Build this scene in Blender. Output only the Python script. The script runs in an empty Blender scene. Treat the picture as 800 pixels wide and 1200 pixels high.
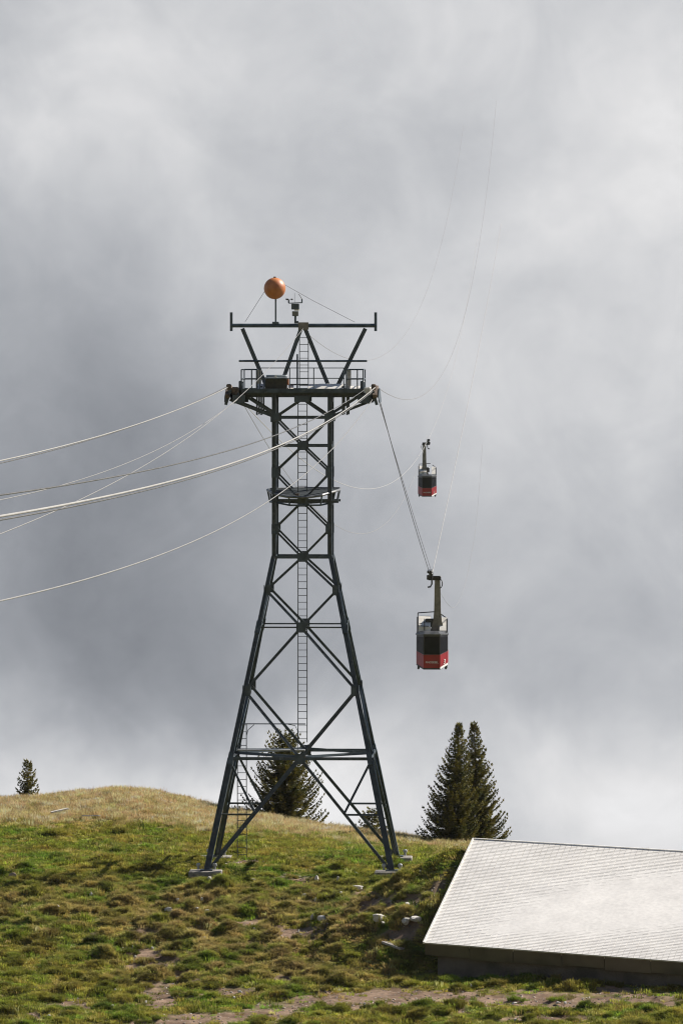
import bpy, bmesh, math, random
import numpy as np
from mathutils import Vector, Matrix

random.seed(7)
RNG = np.random.default_rng(11)
sc = bpy.context.scene
col = sc.collection
R = math.radians

# ------------------------------------------------------------------ camera
F, HZ = 8000.0, 380.0            # focal length and horizon row in the photograph's pixels
EXPO = 0.85
cd = bpy.data.cameras.new('camera'); cam = bpy.data.objects.new('camera', cd); col.objects.link(cam)
cd.sensor_width = 36; cd.lens = 36 * F / 1200; cd.shift_y = -(600 - HZ) / 1200
cd.clip_start = 0.5; cd.clip_end = 20000
cam.rotation_euler = (R(90), 0, 0)
sc.camera = cam

# ------------------------------------------------------------------ sun, sky, exposure
SUN = Vector((0.70, 0.39, 0.61)).normalized()
sl = bpy.data.lights.new('sun', 'SUN'); so = bpy.data.objects.new('sun', sl); col.objects.link(so)
sl.energy = 5.0; sl.angle = R(0.53); sl.color = (1.0, 0.94, 0.85)
so.rotation_euler = SUN.to_track_quat('Z', 'Y').to_euler()

SKY_BASE = 0.722
SKY_BLOBS = [  # column, row, radius across, radius up, change of brightness: the cloud masses of the fog bank
    (20, 20, 150, 105, -0.002), (270, 20, 150, 105, 0.059), (520, 20, 150, 105, 0.082), (780, 20, 150, 105, 0.030), (130, 170, 150, 105, 0.115),
    (400, 170, 150, 105, -0.054), (650, 170, 150, 105, 0.032), (860, 170, 150, 105, 0.117), (20, 330, 150, 105, -0.091), (270, 330, 150, 105, 0.045),
    (520, 330, 150, 105, 0.047), (780, 330, 150, 105, 0.049), (130, 490, 150, 105, -0.077), (400, 490, 150, 105, -0.009), (650, 490, 150, 105, 0.057),
    (860, 490, 150, 105, -0.011), (20, 650, 150, 105, -0.101), (270, 650, 150, 105, -0.086), (520, 650, 150, 105, 0.026), (780, 650, 150, 105, 0.009),
    (130, 800, 150, 80, -0.119), (400, 800, 150, 80, -0.046), (650, 800, 150, 80, -0.015), (860, 800, 150, 80, -0.036), (20, 930, 150, 80, 0.084),
    (270, 930, 150, 80, 0.359), (520, 930, 150, 80, 0.009), (780, 930, 150, 80, 0.214), (220, 880, 90, 55, -0.268), (90, 90, 80, 60, 0.029),
    (620, 870, 120, 60, -0.040)]
world = bpy.data.worlds.new('World'); sc.world = world; world.use_nodes = True
wt = world.node_tree; wt.nodes.clear()
def wn(t, **k):
    n = wt.nodes.new(t)
    for a, b in k.items(): setattr(n, a, b)
    return n
def wmath(op, a, b=None, c=None):
    n = wn('ShaderNodeMath', operation=op)
    for i, v in enumerate((a, b, c)):
        if v is None: continue
        if isinstance(v, (int, float)): n.inputs[i].default_value = v
        else: wt.links.new(v, n.inputs[i])
    return n.outputs[0]
def wvec(op, a, b=None):
    n = wn('ShaderNodeVectorMath', operation=op)
    for i, v in enumerate((a, b)):
        if v is None: continue
        if isinstance(v, tuple): n.inputs[i].default_value = v
        else: wt.links.new(v, n.inputs[i])
    return n
tc = wn('ShaderNodeTexCoord'); sx = wn('ShaderNodeSeparateXYZ'); wt.links.new(tc.outputs['Generated'], sx.inputs[0])
az = wmath('ARCTAN2', sx.outputs[0], sx.outputs[1]); el = wmath('ARCSINE', sx.outputs[2])
cx = wn('ShaderNodeCombineXYZ'); wt.links.new(az, cx.inputs[0]); wt.links.new(el, cx.inputs[1])
def wnoise(scale, detail, rough, vec, dist=0.0):
    n = wn('ShaderNodeTexNoise', noise_dimensions='3D'); n.inputs['Scale'].default_value = scale
    n.inputs['Detail'].default_value = detail; n.inputs['Roughness'].default_value = rough; n.inputs['Distortion'].default_value = dist
    wt.links.new(vec, n.inputs['Vector']); return n
nw = wnoise(34, 4, 0.55, tc.outputs['Generated'])
warp = wvec('SCALE', wvec('SUBTRACT', nw.outputs['Color'], (0.5, 0.5, 0.5)).outputs[0]); warp.inputs['Scale'].default_value = 0.022
cw = wvec('ADD', cx.outputs[0], warp.outputs[0]).outputs[0]
tot = None
for (bx_, by_, ra, rb, amp) in SKY_BLOBS:
    a0, e0 = math.atan((bx_ - 400) / F), math.atan((HZ - by_) / F)
    d_ = wvec('MULTIPLY', wvec('SUBTRACT', cw, (a0, e0, 0)).outputs[0], (F / ra, F / rb, 0)).outputs[0]
    q = wvec('DOT_PRODUCT', d_, d_).outputs['Value']
    g = wmath('MULTIPLY', wmath('POWER', 2.7183, wmath('MULTIPLY', q, -0.5)), amp)
    tot = g if tot is None else wmath('ADD', tot, g)
n1 = wnoise(48, 7, 0.56, tc.outputs['Generated'], 0.5); n2 = wnoise(130, 6, 0.58, tc.outputs['Generated'], 1.0)
v = wmath('ADD', tot, SKY_BASE)
v = wmath('ADD', v, wmath('MULTIPLY', wmath('SUBTRACT', n1.outputs['Fac'], 0.5), 0.21))
v = wmath('ADD', v, wmath('MULTIPLY', wmath('SUBTRACT', n2.outputs['Fac'], 0.5), 0.05))
v = wmath('MINIMUM', wmath('MAXIMUM', v, 0.3), 0.93)
lum = wmath('MULTIPLY', wmath('POWER', v, 2.2), 1.0 / 2 ** EXPO)
ramp = wn('ShaderNodeValToRGB'); wt.links.new(v, ramp.inputs[0])
ramp.color_ramp.elements[0].position = 0.5; ramp.color_ramp.elements[0].color = (0.91, 0.98, 1.10, 1)
ramp.color_ramp.elements[1].position = 0.88; ramp.color_ramp.elements[1].color = (1.0, 0.998, 1.01, 1)
cb = wn('ShaderNodeBackground'); wt.links.new(ramp.outputs[0], cb.inputs['Color']); wt.links.new(lum, cb.inputs['Strength'])
sky = wn('ShaderNodeTexSky', sky_type='NISHITA'); sky.sun_disc = False
sky.sun_elevation = math.asin(SUN.z); sky.sun_rotation = math.atan2(SUN.x, SUN.y); sky.altitude = 1800
sb = wn('ShaderNodeBackground'); wt.links.new(sky.outputs[0], sb.inputs['Color']); sb.inputs['Strength'].default_value = 0.05
mr = wn('ShaderNodeMapRange', interpolation_type='SMOOTHSTEP')       # the fog bank thins out upwards to clear sky
mr.inputs['From Min'].default_value = R(7); mr.inputs['From Max'].default_value = R(24)
wt.links.new(wmath('ADD', el, wmath('MULTIPLY', wmath('SUBTRACT', wnoise(5, 5, 0.6, tc.outputs['Generated']).outputs['Fac'], 0.5), 0.25)), mr.inputs['Value'])
mb = wn('ShaderNodeMapRange', interpolation_type='SMOOTHSTEP')       # the bank fills the valley ahead; behind the camera the sky is clear
mb.inputs['From Min'].default_value = 0.55; mb.inputs['From Max'].default_value = -0.15; wt.links.new(sx.outputs[1], mb.inputs['Value'])
clear = wmath('MAXIMUM', mr.outputs[0], mb.outputs[0])
mx = wn('ShaderNodeMixShader'); wt.links.new(clear, mx.inputs[0]); wt.links.new(cb.outputs[0], mx.inputs[1]); wt.links.new(sb.outputs[0], mx.inputs[2])
wo = wn('ShaderNodeOutputWorld'); wt.links.new(mx.outputs[0], wo.inputs['Surface'])
world.cycles.sampling_method = 'MANUAL'; world.cycles.sample_map_resolution = 1024

vs = sc.view_settings
vs.view_transform = 'Standard'; vs.look = 'None'; vs.exposure = EXPO; vs.gamma = 1; vs.use_curve_mapping = False
sc.render.engine = 'CYCLES'
sc.cycles.use_denoising = True; sc.cycles.filter_width = 1.1
sc.cycles.max_bounces = 6; sc.cycles.diffuse_bounces = 2; sc.cycles.glossy_bounces = 2; sc.cycles.transmission_bounces = 3
sc.cycles.volume_bounces = 0; sc.cycles.transparent_max_bounces = 8

# ------------------------------------------------------------------ helpers
def ray(px, py, d):                      # photo pixel + distance -> world point
    return Vector(((px - 400) / F * d, d, (HZ - py) / F * d))

def tag(o, label=None, cat=None, group=None, kind=None):
    if label: o['label'] = label
    if cat: o['category'] = cat
    if group: o['group'] = group
    if kind: o['kind'] = kind
    return o

def empty(name, loc=(0, 0, 0), rz=0.0):
    o = bpy.data.objects.new(name, None); col.objects.link(o)
    o.location = loc; o.rotation_euler = (0, 0, rz); o.empty_display_size = 0.3
    return o

def link(name, me, mats, parent=None, smooth=False):
    if not isinstance(mats, (list, tuple)): mats = [mats]
    for m in mats:
        if m.name not in [x.name for x in me.materials]: me.materials.append(m)
    if smooth:
        for p in me.polygons: p.use_smooth = True
    o = bpy.data.objects.new(name, me); col.objects.link(o)
    if parent: o.parent = parent
    return o

class MB:
    def __init__(s): s.v = []; s.f = []
    def add(s, vs_, fs):
        b = len(s.v); s.v += [tuple(p) for p in vs_]; s.f += [tuple(b + i for i in f) for f in fs]; return s
    def box(s, c, size, rot=None):
        cx_, cy_, cz_ = c; hx, hy, hz = size[0] / 2, size[1] / 2, size[2] / 2
        p = [Vector((sx_ * hx, sy_ * hy, sz_ * hz)) for sz_ in (-1, 1) for sy_ in (-1, 1) for sx_ in (-1, 1)]
        if rot is not None: p = [rot @ q for q in p]
        p = [q + Vector(c) for q in p]
        return s.add(p, [(0, 2, 3, 1), (4, 5, 7, 6), (0, 1, 5, 4), (2, 6, 7, 3), (0, 4, 6, 2), (1, 3, 7, 5)])
    def bar(s, p, q, prof, up=(0, 0, 1)):          # sweep a closed 2-D profile from p to q
        p = Vector(p); q = Vector(q); d = (q - p).normalized(); u = Vector(up)
        if abs(d.dot(u)) > 0.97: u = Vector((0, 1, 0))
        a = d.cross(u).normalized(); b = a.cross(d).normalized(); n = len(prof)
        vs_ = [p + a * x + b * y for x, y in prof] + [q + a * x + b * y for x, y in prof]
        fs = [(i, (i + 1) % n, n + (i + 1) % n, n + i) for i in range(n)]
        fs += [tuple(range(n - 1, -1, -1)), tuple(range(n, 2 * n))]
        return s.add(vs_, fs)
    def tube(s, pts, r, n=8, taper=None):
        pts = [Vector(p) for p in pts]; m = len(pts); vs_ = []
        for i, p in enumerate(pts):
            d = (pts[min(i + 1, m - 1)] - pts[max(i - 1, 0)]).normalized()
            u = Vector((0, 0, 1)) if abs(d.z) < 0.95 else Vector((0, 1, 0))
            a = d.cross(u).normalized(); b = a.cross(d)
            rr = r if taper is None else r + (taper - r) * i / max(m - 1, 1)
            vs_ += [p + (a * math.cos(2 * math.pi * k / n) + b * math.sin(2 * math.pi * k / n)) * rr for k in range(n)]
        fs = [(i * n + k, i * n + (k + 1) % n, (i + 1) * n + (k + 1) % n, (i + 1) * n + k) for i in range(m - 1) for k in range(n)]
        fs += [tuple(range(n - 1, -1, -1)), tuple(range((m - 1) * n, m * n))]
        return s.add(vs_, fs)
    def prism(s, poly, z0, z1):
        n = len(poly)
        vs_ = [(x, y, z0) for x, y in poly] + [(x, y, z1) for x, y in poly]
        return s.add(vs_, [(i, (i + 1) % n, n + (i + 1) % n, n + i) for i in range(n)] + [tuple(range(n - 1, -1, -1)), tuple(range(n, 2 * n))])
    def lathe(s, prof, n=20, c=(0, 0, 0)):         # prof: (r, z)
        vs_ = [(c[0] + r * math.cos(2 * math.pi * k / n), c[1] + r * math.sin(2 * math.pi * k / n), c[2] + z) for r, z in prof for k in range(n)]
        m = len(prof)
        fs = [(i * n + k, i * n + (k + 1) % n, (i + 1) * n + (k + 1) % n, (i + 1) * n + k) for i in range(m - 1) for k in range(n)]
        fs += [tuple(range(n - 1, -1, -1)), tuple(range((m - 1) * n, m * n))]
        return s.add(vs_, fs)
    def build(s, name, mat, parent=None, smooth=False, bevel=0.0):
        me = bpy.data.meshes.new(name); me.from_pydata(s.v, [], s.f); me.update()
        bm = bmesh.new(); bm.from_mesh(me); bmesh.ops.recalc_face_normals(bm, faces=bm.faces)
        if bevel: bmesh.ops.bevel(bm, geom=bm.edges[:], offset=bevel, segments=1, affect='EDGES')
        bm.to_mesh(me); bm.free()
        return link(name, me, mat, parent, smooth)

def prof_H(w, h, t):
    a, b, c = w / 2, h / 2, t / 2
    return [(-a, -b), (a, -b), (a, -b + t), (c, -b + t), (c, b - t), (a, b - t), (a, b), (-a, b), (-a, b - t), (-c, b - t), (-c, -b + t), (-a, -b + t)]
def prof_L(w, t):
    return [(-w / 2, -w / 2), (w / 2, -w / 2), (w / 2, -w / 2 + t), (-w / 2 + t, -w / 2 + t), (-w / 2 + t, w / 2), (-w / 2, w / 2)]
def prof_B(w, h): return [(-w / 2, -h / 2), (w / 2, -h / 2), (w / 2, h / 2), (-w / 2, h / 2)]

# ------------------------------------------------------------------ materials
def mat(name, c1, c2=None, scale=6.0, rough=0.6, metal=0.0, bump=0.0, bscale=40.0, detail=5, contrast=(0.35, 0.65), spec=0.5):
    m = bpy.data.materials.new(name); m.use_nodes = True; t = m.node_tree; b = t.nodes['Principled BSDF']
    b.inputs['Roughness'].default_value = rough; b.inputs['Metallic'].default_value = metal
    b.inputs['Specular IOR Level'].default_value = spec
    b.inputs['Base Color'].default_value = (*c1, 1)
    tcn = t.nodes.new('ShaderNodeTexCoord')
    if c2 is not None:
        n = t.nodes.new('ShaderNodeTexNoise'); n.inputs['Scale'].default_value = scale; n.inputs['Detail'].default_value = detail
        t.links.new(tcn.outputs['Object'], n.inputs['Vector'])
        r = t.nodes.new('ShaderNodeValToRGB'); t.links.new(n.outputs['Fac'], r.inputs[0])
        r.color_ramp.elements[0].position = contrast[0]; r.color_ramp.elements[0].color = (*c1, 1)
        r.color_ramp.elements[1].position = contrast[1]; r.color_ramp.elements[1].color = (*c2, 1)
        t.links.new(r.outputs[0], b.inputs['Base Color'])
    if bump:
        n2_ = t.nodes.new('ShaderNodeTexNoise'); n2_.inputs['Scale'].default_value = bscale; n2_.inputs['Detail'].default_value = 6
        t.links.new(tcn.outputs['Object'], n2_.inputs['Vector'])
        bp = t.nodes.new('ShaderNodeBump'); bp.inputs['Strength'].default_value = bump; bp.inputs['Distance'].default_value = 0.05
        t.links.new(n2_.outputs['Fac'], bp.inputs['Height']); t.links.new(bp.outputs[0], b.inputs['Normal'])
    return m

M = {}
M['steel'] = mat('painted_steel', (0.026, 0.040, 0.052), (0.062, 0.088, 0.108), 3.0, 0.42, 0.0, 0.15, 30)
def weather(m, c, lo=0.60, hi=0.70, scale=7.0):       # scuffed and rusty spots over the paint
    t_ = m.node_tree; b = t_.nodes['Principled BSDF']; lk = b.inputs['Base Color'].links[0]; src = lk.from_socket
    g = t_.nodes.new('ShaderNodeNewGeometry'); n = t_.nodes.new('ShaderNodeTexNoise'); n.inputs['Scale'].default_value = scale; n.inputs['Detail'].default_value = 8; n.inputs['Roughness'].default_value = 0.65
    t_.links.new(g.outputs['Position'], n.inputs['Vector'])
    r = t_.nodes.new('ShaderNodeMapRange'); r.inputs['From Min'].default_value = lo; r.inputs['From Max'].default_value = hi; t_.links.new(n.outputs['Fac'], r.inputs['Value'])
    x = t_.nodes.new('ShaderNodeMix'); x.data_type = 'RGBA'; t_.links.new(r.outputs[0], x.inputs[0]); t_.links.new(src, x.inputs[6]); x.inputs[7].default_value = (*c, 1)
    t_.links.new(x.outputs[2], b.inputs['Base Color'])
weather(M['steel'], (0.10, 0.075, 0.055)); weather(M['steel'], (0.13, 0.15, 0.165), 0.58, 0.72, 2.3)
M['steel_light'] = mat('worn_steel', (0.10, 0.11, 0.115), (0.2, 0.2, 0.2), 5.0, 0.4, 0.3)
M['deck'] = mat('dull_deck', (0.020, 0.026, 0.030), (0.04, 0.046, 0.05), 5.0, 0.9, 0, 0, 1, 5, (0.35, 0.65), 0.1)
M['galv'] = mat('galvanised_steel', (0.30, 0.31, 0.32), (0.45, 0.45, 0.45), 8.0, 0.38, 0.5)
M['ladder'] = mat('ladder_steel', (0.035, 0.045, 0.05), (0.07, 0.08, 0.085), 8.0, 0.45, 0.2)
M['white_sheet'] = mat('white_sheet', (0.78, 0.76, 0.72), (0.62, 0.58, 0.52), 4.0, 0.5)
M['olive'] = mat('olive_board', (0.022, 0.021, 0.012), (0.045, 0.04, 0.022), 9.0, 0.6)
M['lid'] = mat('pale_lid', (0.42, 0.46, 0.47), (0.3, 0.34, 0.36), 6.0, 0.45)
M['orange'] = mat('faded_orange', (0.56, 0.20, 0.055), (0.40, 0.12, 0.035), 2.2, 0.5, 0, 0.05, 10)
M['concrete'] = mat('concrete', (0.29, 0.265, 0.23), (0.17, 0.155, 0.135), 5.0, 0.9, 0, 0.5, 25)
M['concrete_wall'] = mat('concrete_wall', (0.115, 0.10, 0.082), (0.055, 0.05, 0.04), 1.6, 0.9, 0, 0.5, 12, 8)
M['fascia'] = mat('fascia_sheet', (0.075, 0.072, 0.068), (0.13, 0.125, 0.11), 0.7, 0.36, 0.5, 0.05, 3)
M['rope'] = mat('wire_rope', (0.24, 0.23, 0.215), (0.30, 0.29, 0.27), 2.0, 0.5, 0.1)
M['rope_far'] = mat('pale_wire_rope', (0.175, 0.172, 0.17), (0.205, 0.20, 0.20), 2.0, 0.6, 0.0)
M['rope_light'] = mat('light_wire_rope', (0.31, 0.30, 0.28), (0.36, 0.35, 0.33), 2.0, 0.5, 0.1)
M['rope_dark'] = mat('greased_rope', (0.05, 0.048, 0.045), (0.10, 0.095, 0.09), 2.0, 0.5, 0.3)
M['rope_grey'] = mat('haul_rope_steel', (0.19, 0.185, 0.18), (0.24, 0.23, 0.22), 2.0, 0.5, 0.1)
M['rust'] = mat('rusty_iron', (0.055, 0.036, 0.026), (0.17, 0.12, 0.085), 7.0, 0.8)
M['black'] = mat('black_rubber', (0.012, 0.012, 0.013), (0.03, 0.03, 0.03), 9.0, 0.5)
M['red'] = mat('red_paint', (0.33, 0.010, 0.016), (0.24, 0.008, 0.012), 2.0, 0.3)
M['dark_frame'] = mat('dark_frame', (0.009, 0.010, 0.012), (0.018, 0.018, 0.021), 4.0, 0.35)
M['glass'] = mat('cabin_glass', (0.006, 0.007, 0.009), None, 1, 0.06, 0.0); M['glass'].node_tree.nodes['Principled BSDF'].inputs['Specular IOR Level'].default_value = 0.16
M['cab_white'] = mat('cabin_white', (0.80, 0.77, 0.70), (0.66, 0.62, 0.55), 3.0, 0.45)
M['cab_roof'] = mat('cabin_roof', (0.06, 0.065, 0.07), (0.12, 0.12, 0.12), 3.0, 0.35, 0.2)
M['hanger'] = mat('hanger_steel', (0.13, 0.115, 0.095), (0.22, 0.20, 0.17), 4.0, 0.45, 0.2)
M['letter'] = mat('white_letter', (0.80, 0.78, 0.76), None, 1, 0.5)
M['wood'] = mat('weathered_wood', (0.42, 0.39, 0.36), (0.28, 0.25, 0.23), 6.0, 0.85, 0, 0.4, 20)
M['wood_dark'] = mat('dark_wood', (0.03, 0.025, 0.02), (0.06, 0.05, 0.04), 8.0, 0.9)
M['pipe_blue'] = mat('pale_blue_plastic', (0.55, 0.66, 0.72), None, 1, 0.4)
M['stone'] = mat('pale_limestone', (0.70, 0.67, 0.62), (0.45, 0.42, 0.38), 6.0, 0.9, 0, 0.6, 14)
M['stone_tan'] = mat('tan_stone', (0.40, 0.29, 0.19), (0.28, 0.2, 0.14), 6.0, 0.9, 0, 0.6, 14)
M['bark'] = mat('bark', (0.05, 0.035, 0.025), (0.09, 0.07, 0.05), 12.0, 0.95)

# roof: pale coated metal shingles, with grey lichen stains
def roof_mat():
    m = mat('pale_shingles', (0.80, 0.78, 0.74), None, 1, 0.45, 0.0); t = m.node_tree; b = t.nodes['Principled BSDF']
    tcn = t.nodes.new('ShaderNodeTexCoord')
    na = t.nodes.new('ShaderNodeTexNoise'); na.inputs['Scale'].default_value = 0.8; na.inputs['Detail'].default_value = 9; na.inputs['Roughness'].default_value = 0.62
    nb = t.nodes.new('ShaderNodeTexNoise'); nb.inputs['Scale'].default_value = 7; nb.inputs['Detail'].default_value = 4
    for n in (na, nb): t.links.new(tcn.outputs['Object'], n.inputs['Vector'])
    ra = t.nodes.new('ShaderNodeValToRGB'); ra.color_ramp.elements[0].position = 0.36; ra.color_ramp.elements[0].color = (0.86, 0.825, 0.775, 1)
    ra.color_ramp.elements[1].position = 0.70; ra.color_ramp.elements[1].color = (0.72, 0.69, 0.65, 1)
    rb = t.nodes.new('ShaderNodeValToRGB'); rb.color_ramp.elements[0].position = 0.3; rb.color_ramp.elements[0].color = (0.86, 0.86, 0.86, 1)
    rb.color_ramp.elements[1].position = 0.7; rb.color_ramp.elements[1].color = (1, 1, 1, 1)
    t.links.new(na.outputs['Fac'], ra.inputs[0]); t.links.new(nb.outputs['Fac'], rb.inputs[0])
    mxn = t.nodes.new('ShaderNodeMix'); mxn.data_type = 'RGBA'; mxn.blend_type = 'MULTIPLY'; mxn.inputs[0].default_value = 1
    t.links.new(ra.outputs[0], mxn.inputs[6]); t.links.new(rb.outputs[0], mxn.inputs[7]); t.links.new(mxn.outputs[2], b.inputs['Base Color'])
    return m
M['roof'] = roof_mat()

def attr_mat(name, inst, rough=0.9, transl=0.0, noise=0.0):
    m = bpy.data.materials.new(name); m.use_nodes = True; t = m.node_tree; b = t.nodes['Principled BSDF']
    b.inputs['Roughness'].default_value = rough; b.inputs['Specular IOR Level'].default_value = 0.15
    a = t.nodes.new('ShaderNodeAttribute'); a.attribute_name = 'tint'; a.attribute_type = 'INSTANCER' if inst else 'GEOMETRY'
    src = a.outputs['Color']
    if noise:
        g = t.nodes.new('ShaderNodeNewGeometry'); n = t.nodes.new('ShaderNodeTexNoise'); n.inputs['Scale'].default_value = 6; n.inputs['Detail'].default_value = 8; n.inputs['Roughness'].default_value = 0.7
        t.links.new(g.outputs['Position'], n.inputs['Vector'])
        mp = t.nodes.new('ShaderNodeMapRange'); mp.inputs['From Min'].default_value = 0.3; mp.inputs['From Max'].default_value = 0.7
        mp.inputs['To Min'].default_value = 1 - noise; mp.inputs['To Max'].default_value = 1 + noise; t.links.new(n.outputs['Fac'], mp.inputs['Value'])
        mm = t.nodes.new('ShaderNodeVectorMath'); mm.operation = 'SCALE'; t.links.new(src, mm.inputs[0]); t.links.new(mp.outputs[0], mm.inputs['Scale']); src = mm.outputs[0]
    t.links.new(src, b.inputs['Base Color'])
    if transl:
        tr = t.nodes.new('ShaderNodeBsdfTranslucent'); t.links.new(src, tr.inputs['Color'])
        mxs = t.nodes.new('ShaderNodeMixShader'); mxs.inputs[0].default_value = transl
        t.links.new(b.outputs[0], mxs.inputs[1]); t.links.new(tr.outputs[0], mxs.inputs[2]); t.links.new(mxs.outputs[0], t.nodes['Material Output'].inputs['Surface'])
    return m
M['ground'] = attr_mat('soil_and_turf', False, 0.95, 0, 0.35)
M['blade'] = attr_mat('grass_blade', True, 0.7, 0.42)
M['gravel'] = attr_mat('gravel_stone', True, 0.9)
def needle_mat():
    m = bpy.data.materials.new('spruce_needles'); m.use_nodes = True; t = m.node_tree; b = t.nodes['Principled BSDF']
    b.inputs['Roughness'].default_value = 0.65; b.inputs['Specular IOR Level'].default_value = 0.25
    n = t.nodes.new('ShaderNodeTexNoise'); n.inputs['Scale'].default_value = 2.2; n.inputs['Detail'].default_value = 6
    g = t.nodes.new('ShaderNodeNewGeometry'); t.links.new(g.outputs['Position'], n.inputs['Vector'])
    r = t.nodes.new('ShaderNodeValToRGB'); t.links.new(n.outputs['Fac'], r.inputs[0])
    r.color_ramp.elements[0].position = 0.35; r.color_ramp.elements[0].color = (0.060, 0.076, 0.018, 1)
    r.color_ramp.elements[1].position = 0.68; r.color_ramp.elements[1].color = (0.24, 0.20, 0.040, 1)
    t.links.new(r.outputs[0], b.inputs['Base Color'])
    tr = t.nodes.new('ShaderNodeBsdfTranslucent'); t.links.new(r.outputs[0], tr.inputs['Color'])
    mxs = t.nodes.new('ShaderNodeMixShader'); mxs.inputs[0].default_value = 0.2
    t.links.new(b.outputs[0], mxs.inputs[1]); t.links.new(tr.outputs[0], mxs.inputs[2]); t.links.new(mxs.outputs[0], t.nodes['Material Output'].inputs['Surface'])
    return m
M['needle'] = needle_mat()

# ------------------------------------------------------------------ terrain
def _hash(ix, iy, s):
    h = (ix.astype(np.int64) * 374761393 + iy.astype(np.int64) * 668265263 + s * 982451653) & 0x7fffffff
    h = ((h ^ (h >> 13)) * 1274126177) & 0x7fffffff
    h = h ^ (h >> 16)
    return (h & 0xffff) / 65535.0
def vnoise(x, y, s=0):
    ix = np.floor(x); iy = np.floor(y); fx = x - ix; fy = y - iy
    fx = fx * fx * (3 - 2 * fx); fy = fy * fy * (3 - 2 * fy)
    a = _hash(ix, iy, s); b = _hash(ix + 1, iy, s); c = _hash(ix, iy + 1, s); d = _hash(ix + 1, iy + 1, s)
    return (a * (1 - fx) + b * fx) * (1 - fy) + (c * (1 - fx) + d * fx) * fy
def fbm(x, y, o=4, s=0, g=0.5):
    t = 0; a = 1; n = 0
    for i in range(o):
        t = t + a * vnoise(x * 2 ** i + 17.3 * i, y * 2 ** i - 9.1 * i, s + i); n += a; a *= g
    return t / n - 0.5
def sstep(x, a, b):
    t = np.clip((x - a) / (b - a), 0, 1); return t * t * (3 - 2 * t)

# hut: eave and ridge corners
TH = R(14); ED = Vector((math.cos(TH), -math.sin(TH), 0)); UD = Vector((math.sin(TH), math.cos(TH), 0))
HUT_E = ray(497, 1105, 255.0); RUN = 8.29
HUT_R = HUT_E + UD * RUN; HUT_R.z = (HZ - 983) / F * HUT_R.y
ROOF_LEN = 15.0; TILT_E, TILT_R = -0.050, -0.040

DZ = np.array([-400, -60, 0, 8, 30, 60, 100, 150, 190, 215, 235, 246, 255, 261, 266, 272, 280, 288, 298])
ZZ = np.array([190., 16, -1.7, -2.4, -9.5, -17, -25.5, -31, -31, -28.6, -26.5, -25.15, -24.35, -23.55, -22.85, -22.4, -22.2, -22.18, -22.2])
CRX = np.array([-3000, -400, 0, 60, 100, 140, 165, 190, 215, 240, 262, 300, 370, 420, 460, 500, 560, 650, 800, 1200, 4000])
CRY = np.array([940., 938, 936, 935, 929, 926, 927, 932, 937, 944, 951, 957, 968, 975, 980, 984, 988, 999, 1010, 1020, 1030])
def crest_d(px): return np.interp(px, [0, 250, 420, 800], [304., 301, 298, 296])
def base_h(X, Y):
    px = 400 + X / np.maximum(Y, 200) * F
    z = np.interp(Y, DZ, ZZ)
    dc = crest_d(px); zc = (HZ - np.interp(px, CRX, CRY)) / F * dc
    dry = sstep(px, 330, 180)
    w = sstep(Y, 278 + 6 * dry, dc - 1)
    z = z * (1 - w) + zc * w
    over = np.maximum(Y - dc, 0)
    z = np.where(Y > dc, zc - 0.0022 * over ** 2 / (1 + over / 220) * 6 - 0.02 * over, z)
    side = np.maximum(np.abs(X) - 45, 0)
    z = z - np.minimum(0.0015 * side ** 2, 0.3 * side) * sstep(Y, -50, 60)
    # shoulder the hut is dug into
    rx = X - HUT_E.x; ry = Y - HUT_E.y
    s = (rx * UD.x + ry * UD.y) / RUN; q = -(rx * ED.x + ry * ED.y)
    hb = np.interp(s, [0.0, 0.12, 0.30, 0.42, 0.9, 1.0, 1.3], [-24.35, -23.9, -22.75, -22.03, -20.45, -20.2, -20.9])
    hb = hb - 0.8 * sstep(q, -0.15, -0.6) * sstep(s, 1.15, 1.0)
    far = sstep(s, 2.6, 1.25) * sstep(s, -0.05, 0.08)
    wq = np.where(q > 0, np.clip(1 - (q - 0.8) / 5.5, 0, 1), 1.0) * sstep(q, -32, -20) * far
    return np.where(hb > z, z + (hb - z) * wq, z)

def axis(lo, hi, step, outs):
    a = list(np.arange(lo, hi + 1e-6, step))
    return np.array(sorted([lo - o for o in outs[0]]) + a + [a[-1] + o for o in outs[1]])
ST = 0.10
ol = [0.3, 0.8, 1.6, 3, 5, 8, 12, 18, 26, 36, 50, 70, 95, 130, 180, 250, 340, 450, 600]
gx = axis(-18.0, 19.0, ST, (ol, ol))
gy = axis(236.0, 306.0, ST, ([0.3, 0.8, 1.6, 3, 5, 8, 12, 17, 23, 30, 38, 47, 57, 68, 80, 93, 107, 122, 138, 155, 173, 192, 206, 214, 222, 228, 232, 238, 243, 250, 260, 280, 310, 360, 450], ol))
GX, GY = np.meshgrid(gx, gy)
GZ = base_h(GX, GY)
fine = sstep(GX, -19, -17.5) * sstep(GX, 20, 18.5) * sstep(GY, 235, 236.5)
def proj(X, Y, Z): return 400 + X / Y * F, HZ - Z / Y * F
GPX, GPY = proj(GX, np.maximum(GY, 100), GZ)

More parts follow.
